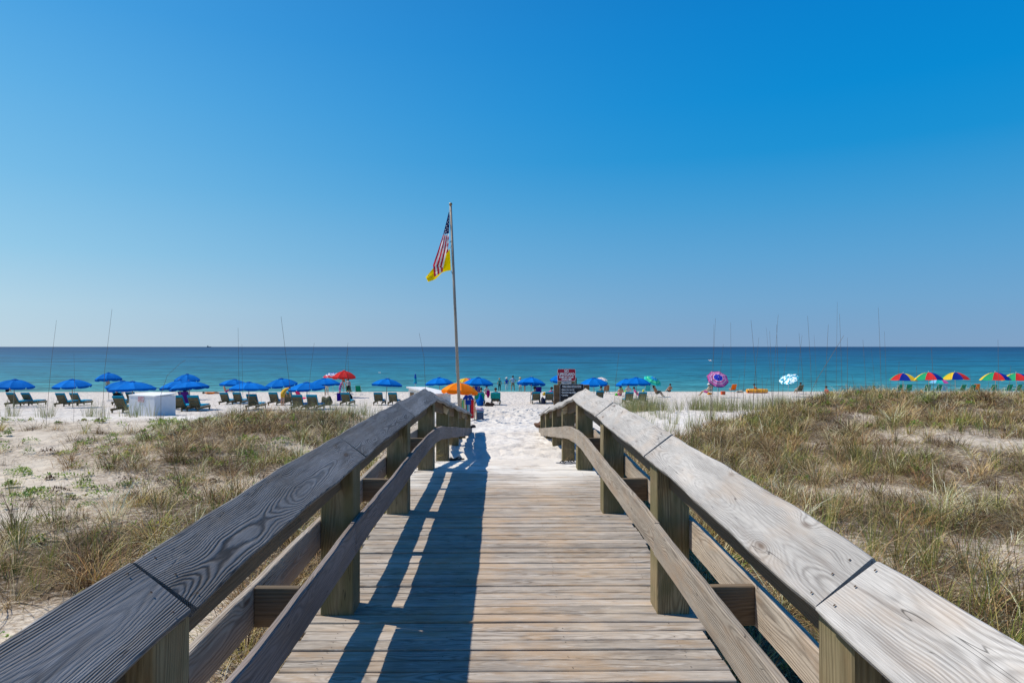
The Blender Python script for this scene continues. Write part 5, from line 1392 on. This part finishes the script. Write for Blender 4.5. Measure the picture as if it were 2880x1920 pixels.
stars = [(640, 385, .5), (636, 422, .6), (619, 444, .8), (606, 497, 1), (614, 530, .8), (637, 533, .5), (590, 553, 1), (627, 567, .7), (598, 585, 1), (574, 610, 1), (603, 617, .9), (632, 470, .6), (585, 590, .6)]
mb = MB()
for (sx, sy, k_) in stars:
    c_ = fp_(*cr5(sx, sy), zf-.075)-FLO; r = .030
    pts = [c_+Vector((math.sin(i_*math.pi/5)*(r if i_ % 2 == 0 else r*.45)*k_, 0, math.cos(i_*math.pi/5)*(r if i_ % 2 == 0 else r*.45))) for i_ in range(10)]
    mb.add([c_]+pts, [(0, i_+1, (i_+1) % 10+1) for i_ in range(10)])
mb.obj('star', FLW, usf)
yf = empty('yellow_flag', tuple(FLO+Vector((0, .1, -.6))), 0, 'plain yellow flag drooping behind the striped flag on the flagpole', 'flag')
FLO_ = FLO; FLO = Vector(yf.location); mb = MB()
patch(mb, [(600, 880), (560, 960), (400, 1120), (300, 1252)], [(656, 832), (662, 1000), (672, 1150), (672, 1152)], 5, 12, lambda s, u: 0, .10, .05) if False else None
# one sheet: the top edge, then the bottom edge, both from the hoist out to the drooping tip
patch(mb, [(656, 832), (600, 905), (500, 1030), (400, 1130), (300, 1252)], [(672, 1150), (600, 1163), (540, 1185), (440, 1285), (335, 1322)], 20, 8, lambda s, u: 0, .16, .03, .9)
me = mb.mesh('cloth'); bm = bmesh.new(); bm.from_mesh(me); bmesh.ops.remove_doubles(bm, verts=bm.verts, dist=.0005); bm.to_mesh(me); bm.free()
link('cloth', me, [FLY], yf, True)
mb = MB(); mb.tube([fp_(*cr5(a_, b_), zf+.02)-FLO for a_, b_ in ((335, 1225), (355, 1240), (380, 1246), (402, 1240), (385, 1262), (350, 1272), (322, 1262))], .009, 5); mb.obj('faded_emblem', plain('emblem_brown', (.22, .14, .02), .8, .1, .1), yf)

# ------------------------------------------------------------------ things lying about
def blob(name, label, cat, X, Y, dims, mat, z=None, rz=0, seed=1, lift=0, group=None):
    """a soft bundle: bag, towel heap"""
    z = z or row_depth(X, Y); x = px(X, z); bm = bmesh.new(); bmesh.ops.create_icosphere(bm, subdivisions=3, radius=.5)
    rnd = random.Random(seed); ph = [rnd.uniform(0, 6) for _ in range(6)]
    for v in bm.verts:
        c = v.co; k = 1+.12*math.sin(c.x*9+ph[0])+.10*math.sin(c.y*11+ph[1])+.10*math.sin(c.z*10+ph[2]+c.x*5)
        v.co = Vector((c.x*dims[0]*k, c.y*dims[1]*k, (max(c.z, -.38)+.38)*dims[2]*1.14*k))
    me = bpy.data.meshes.new(name); bm.to_mesh(me); bm.free()
    o = link(name, me, mat, None, True); o.location = (x, z, gz(x, z)-.02+lift); o.rotation_euler = (0, 0, rz); return tag(o, label, cat, group)
blob('tote_bag', 'tall bright blue bag leaning on the green draped lounger', 'bag', 1350, 1141.5, (.46, .34, .62), BLUE2, z=row_depth(1350, 1141.5), seed=4)
blob('tent_bag', 'big dark olive bundle in the green grass behind the railing', 'bag', 921, 1139, (.72, .5, .62), plain('olive_canvas', (.09, .09, .055), .8, .1, .3, 5), seed=2)
blob('duffel_bag', 'dark bag heaped on the lounger beside the purple towel', 'bag', 984, 1137, (.5, .4, .35), BLK, seed=3, lift=.35)
blob('beach_bag', 'dark bags and shoes heaped between the two draped loungers', 'bag', 1376, 1142, (.6, .4, .26), cloth('dark_brown', (.05, .035, .03), 0), seed=5)
blob('beach_bag', 'pale bag lying right of the orange chair at the waterline', 'bag', 2083, 1104, (.62, .4, .24), CREAM, seed=6)
blob('beach_bag', 'tan bag left of the green chairs under the leftmost rainbow umbrella', 'bag', 2521, 1107, (.26, .3, .36), plain('tan_canvas', (.55, .38, .20), .8, .1, .1), seed=7)
blob('beach_bag', 'tan bag between the first two groups of green chairs', 'bag', 2598, 1107, (.30, .3, .42), plain('tan_canvas', (.55, .38, .20)), seed=8)
blob('backpack', 'dark blue backpack between the pair of loungers beside the signs', 'bag', 1527, 1136, (.32, .28, .5), plain('navy_nylon', (.015, .02, .05), .6, .2, .1), seed=9)
blob('beach_bag', 'orange bag on the sand by the seated sunbather under the pink umbrella', 'bag', 1996, 1110, (.42, .3, .22), ORANGE2, seed=10)
blob('yellow_ring', 'yellow inflated toy behind the right dune', 'toy', 2337, 1110, (.45, .4, .32), YEL, seed=11)
blob('green_towel', 'bright green towel bunched on the sand under the lime chair', 'towel', 1736, 1112, (.5, .4, .22), LIME, seed=12)
blob('towel', 'yellow towel bundle on the lounger table between the pair beside the signs', 'towel', 1531, 1128, (.34, .3, .22), YEL, z=52.5, seed=13, lift=.5)
blob('yellow_bag', 'yellow and grey bag standing under the blue umbrella right of the signs', 'bag', 1809, 1107, (.34, .3, .60), plain('lemon', (.60, .55, .05), .8, .1, .3, 8), z=62.5, seed=14)
# hanging towels
def drape(name, label, X, Ytop, Ybot, wpx, z, mat, dia=False):
    x0, x1 = px(X-wpx/2, z), px(X+wpx/2, z); zt, zb3 = zrow(Ytop, z), zrow(Ybot, z); cx = (x0+x1)/2
    mb = MB(); nx_, nz_ = 8, 6; g = []
    for i in range(nz_+1):
        u = i/nz_; hw_ = (x1-x0)/2*(1 if not dia else (.35+.65*math.sin(math.pi*min(1, u*.9+.12))))
        for j in range(nx_+1):
            v = j/nx_*2-1; g.append((v*hw_, .03*math.sin(v*7+u*2), (zt-zb3)*(1-u)))
    for yo in (0,):
        for i in range(nz_):
            for j in range(nx_):
                k = i*(nx_+1)+j; mb.add([g[k], g[k+1], g[k+nx_+2], g[k+nx_+1]], [(0, 1, 2, 3)])
    o = mb.obj(name, mat, None, True); sm_ = o.modifiers.new('Solid', 'SOLIDIFY'); sm_.thickness = .012
    o.location = (cx, z, zb3); return tag(o, label, 'towel')
drape('towel', 'magenta and white patterned towel hanging between two draped loungers', 1373, 1097, 1118, 10, 50.5, MAG, True)
drape('towel', 'purple towel hanging under the blue umbrella left of the signs', 1515, 1087, 1104, 16, 49.8, PURP)
drape('towel', 'deep purple towel hanging over a chair beside the woman in the floral swimsuit', 956, 1104, 1127, 15, 47.0, cloth('violet', (.06, .015, .30), 0))
# striped chair with a blue shirt over its back
zc_ = row_depth(1316, 1182)
ch_ = empty('striped_beach_chair', (px(1316, zc_), zc_, gz(px(1316, zc_), zc_)), 0, 'tall multicoloured striped beach chair with a wooden frame, right of the flagpole', 'beach chair')
stripes = [(.10, .35, .22), (.25, .40, .12), (.62, .55, .45), (.18, .10, .07), (.04, .33, .38), (.30, .38, .50), (.10, .02, .06), (.50, .015, .02), (.50, .015, .02)]
Wc = .46
for i, c_ in enumerate(stripes):
    xa = -Wc/2+Wc*i/len(stripes); mb = MB(); mb.box((xa+Wc/len(stripes)/2, -.05, .44), (Wc/len(stripes)-.001, .015, .72), M=Matrix.Rotation(rad(10), 3, 'X')); mb.obj('stripe', plain('stripe_%d' % i, c_, .8, .1, .05), ch_)
for sx in (-1, 1):
    mb = MB(); mb.tube([(sx*.25, .25, -.05), (sx*.25, -.14, .84)], .018, 6); mb.obj('frame', FRW, ch_)
    mb = MB(); mb.tube([(sx*.27, -.15, -.05), (sx*.27, .20, .50)], .016, 6); mb.obj('leg', FRW, ch_)
mb = MB(); mb.tube([(-.25, -.14, .83), (.25, -.14, .83)], .018, 6); mb.obj('crossbar', FRW, ch_)
mb = MB(); mb.tube([(.33, -.15, 0), (.33, -.15, .36), (.30, .1, .40)], .018, 6); mb.obj('armrest', FRW, ch_)
# shirt
sh = MB(); SHB = cloth('shirt_blue', (.012, .05, .30), 0)
outline = [(-.17, 0), (-.17, .34), (-.28, .26), (-.34, .36), (-.20, .56), (-.08, .58), (0, .54), (.08, .58), (.20, .56), (.34, .36), (.28, .26), (.17, .34), (.17, 0)]
vs = [(x_, -.012+.015*math.sin(x_*14), z_) for x_, z_ in outline]+[(x_, .012+.015*math.sin(x_*14), z_) for x_, z_ in outline]; m_ = len(outline)
sh.add(vs, [tuple(range(m_)), tuple(range(m_, 2*m_))[::-1]]+[(i, (i+1) % m_, (i+1) % m_+m_, i+m_) for i in range(m_)])
cs = ch_.location
sho = empty('t_shirt', (cs.x+.03, cs.y-.26, cs.z+.62), 0, 'royal blue t-shirt with a small white print hung over the striped chair', 't-shirt')
sh.obj('cloth', SHB, sho); sho.scale = (.62, 1, .62)
mb = MB(); mb.add([(.042*math.cos(a_), -.030, .36+.042*math.sin(a_)) for a_ in [i_*math.pi/6 for i_ in range(12)]], [tuple(range(12))[::-1]]); mb.box((0, -.030, .285), (.16, .002, .02)); mb.obj('white_print', WHITE, sho)
# cooler
zc2 = row_depth(1350, 1179)
co = empty('cooler', (px(1350, zc2), zc2, gz(px(1350, zc2), zc2)), .1, 'blue cool box with a lilac towel on its lid on the open sand', 'cooler')
mb = MB(); mb.box((0, 0, .14), (.27, .24, .28), bev=.02); mb.obj('body', plain('cooler_body', (.035, .07, .13), .5, .4, .05), co)
mb = MB(); mb.box((0, 0, .30), (.30, .27, .05), bev=.015); mb.obj('lid', plain('cooler_lid', (.10, .25, .38), .5, .4, .05), co)
tb = blob('folded_towel', 'crumpled lilac towel lying on the blue cool box', 'towel', 1349, 1179, (.32, .25, .15), cloth('lilac', (.38, .33, .45), 0), z=zc2, seed=22, lift=.33)
# raft
zr = 70.5; xr0 = px(2131, zr)
raft = empty('inflatable_raft', (xr0, zr, gz(xr0, zr)+.02), .05, 'orange and yellow inflatable raft lying at the waterline', 'raft')
pts = [(1.0*math.cos(a_)*(1 if abs(math.cos(a_)) < .8 else .97), .45*math.sin(a_), .22) for a_ in [i_*math.pi/12 for i_ in range(25)]]
mb = MB(); mb.tube(pts, .19, 10, cap=False); mb.obj('upper_tube', plain('raft_yellow', (.80, .36, .02), .35, .5, .5, 1.6), raft, True)
mb = MB(); mb.tube([(p[0]*.99, p[1], .10) for p in pts], .15, 10, cap=False); mb.obj('lower_tube', plain('raft_orange', (.72, .10, .02), .35, .5, .1), raft, True)
mb = MB(); mb.box((0, 0, .06), (1.7, .7, .05)); mb.obj('floor', plain('raft_orange', (.72, .10, .02)), raft)
# bucket / orange cube cooler
zq = row_depth(2035, 1110)
oc_ = empty('small_cooler', (px(2035, zq), zq, gz(px(2035, zq), zq)), .2, 'small orange red cool box on the sand right of the pink umbrella', 'cooler')
mb = MB(); mb.box((0, 0, .15), (.38, .28, .30), bev=.02); mb.obj('body', plain('cooler_orange', (.62, .08, .02), .5, .4, .05), oc_)
mb = MB(); mb.box((0, 0, .32), (.40, .30, .05), bev=.015); mb.obj('lid', plain('lid_orange', (.68, .13, .04), .5, .3, .02), oc_)
# sandals
def sandal(parent, loc, rz, sole, strap):
    r = bpy.data.objects.new('sandal', None); COL.objects.link(r); r.parent = parent; r.location = loc; r.rotation_euler = (0, 0, rz)
    pts = [(math.cos(a_)*(.042+.008*math.sin(a_)), math.sin(a_)*.135) for a_ in [i_*math.pi/9 for i_ in range(18)]]
    mb = MB(); vs = [(x_, y_, 0) for x_, y_ in pts]+[(x_, y_, .02) for x_, y_ in pts]; m_ = 18
    mb.add(vs, [tuple(range(m_))[::-1], tuple(range(m_, 2*m_))]+[(i, (i+1) % m_, (i+1) % m_+m_, i+m_) for i in range(m_)]); mb.obj('sole', sole, r)
    mb = MB(); mb.tube([(-.042, -.02, .02), (-.02, .04, .05), (0, .075, .02)], .007, 5); mb.tube([(.042, -.02, .02), (.02, .04, .05), (0, .075, .02)], .007, 5); mb.obj('strap', strap, r)
    return r
BR = plain('sandal_black', (.02, .02, .022), .6, .3, .1); GRS = plain('sandal_grey', (.22, .22, .23), .6, .3, .1)
def deckat(X, Y):
    lo, hi = 7.0, 13.0
    for _ in range(30):
        m = (lo+hi)/2; z_ = deck_z(m)
        if HY+(EYE-z_)/m*F > Y: lo = m
        else: hi = m
    return (lo+hi)/2
z1 = deckat(1272, 1295); 
s1_ = empty('pair_of_sandals', (px(1272, z1), z1, deck_z(z1)+.006), 0, 'black flip-flops lying on the deck beside the left railing', 'sandals')
sandal(s1_, (-.05, 0, 0), -1.2, BR, BR); sandal(s1_, (.08, .0, .015), -1.45, BR, BR)
z1 = deckat(1598, 1305)
s2_ = empty('pair_of_sandals', (px(1598, z1), z1, deck_z(z1)+.006), 0, 'grey flip-flops lying on the deck beside the right railing', 'sandals')
sandal(s2_, (-.06, -.02, 0), 1.25, GRS, BR); sandal(s2_, (.07, .05, 0), 1.0, GRS, BR)
# worn shoes left on the ends of the railings
o = blob('old_shoes', 'worn brown shoes resting at the far end of the right railing', 'shoes', 1520, 1187, (.30, .2, .16), plain('brown_leather', (.12, .06, .035), .7, .2, .3, 20), z=18.9, seed=31); o.location = (.97, 18.98, float(np.interp(18.9, PYS, MIDZ))+.0)
o = blob('old_shoes', 'dark sandal resting at the far end of the left railing', 'shoes', 1331, 1200, (.24, .16, .07), BR, z=18.9, seed=32); o.location = (-.93, 18.98, float(np.interp(18.9, PYS, MIDZ))+.0)
# short stakes by the box
for i, (X, Y) in enumerate(((505, 1177), (520, 1178), (4, 1184))):
    z = 24.5; x = px(X, z); mb = MB(); mb.box((0, 0, .0), (.06, .05, .9), bev=.006); o = mb.obj('stake', plain('grey_stake', (.28, .25, .21), .8, .1, .2)); o.location = (x, z, zrow(Y-10, z)-.45)
    tag(o, ['weathered stake nearest the white storage box', 'weathered stake second from the white storage box', 'short grey stake at the left edge of the photo'][i], 'stake')
# gulls and a far ship
def gull(label, X, Y, z, fly=True, rz=0.3, s=1.0):
    r = empty('gull', (px(X, z), z, zrow(Y, z)), rz, label, 'bird'); r.scale = (s, s, s)
    mb = MB(); mb.tube([(0, -.24, 0), (0, -.12, .01), (0, .05, .02), (0, .17, .03), (0, .25, .02)], [.015, .06, .075, .045, .01], 8); mb.obj('body', WHITE, r, True)
    for sx in (-1, 1):
        mb = MB(); mb.add([(0, .08, .03), (sx*.30, .14, .14), (sx*.62, .0, .06), (sx*.30, .0, .13), (0, -.08, .03)], [(0, 1, 3, 4), (1, 2, 3)]); mb.obj('wing', plain('gull_grey', (.35, .36, .38), .7, .2, .1), r)
gull('white gull flying low over the sea left of the pink umbrella', 1999, 1014, 60, rz=.8, s=.62)
gull('small gull flying low over the shallows above the lone blue umbrella', 1069, 1048, 90, rz=1.2, s=.7)
zz_ = 9000.0
sp_o = empty('ship', (px(591, zz_), zz_, 0), 0, 'tiny dark ship far out on the horizon at the left', 'ship')
SHM = plain('ship_hull', (.05, .07, .09), .6, .2, .05)
mb = MB(); mb.add([(-24, -5, 0), (24, -5, 0), (28, -5, 7), (-26, -5, 6), (-24, 5, 0), (24, 5, 0), (28, 5, 7), (-26, 5, 6)], [(0, 1, 2, 3), (7, 6, 5, 4), (0, 4, 5, 1), (1, 5, 6, 2), (2, 6, 7, 3), (3, 7, 4, 0)]); mb.obj('hull', SHM, sp_o)
mb = MB(); mb.box((-14, 0, 11), (12, 8, 10)); mb.box((-14, 0, 19), (2, 2, 8)); mb.obj('deckhouse', SHM, sp_o)
# rust coloured tuft at the left
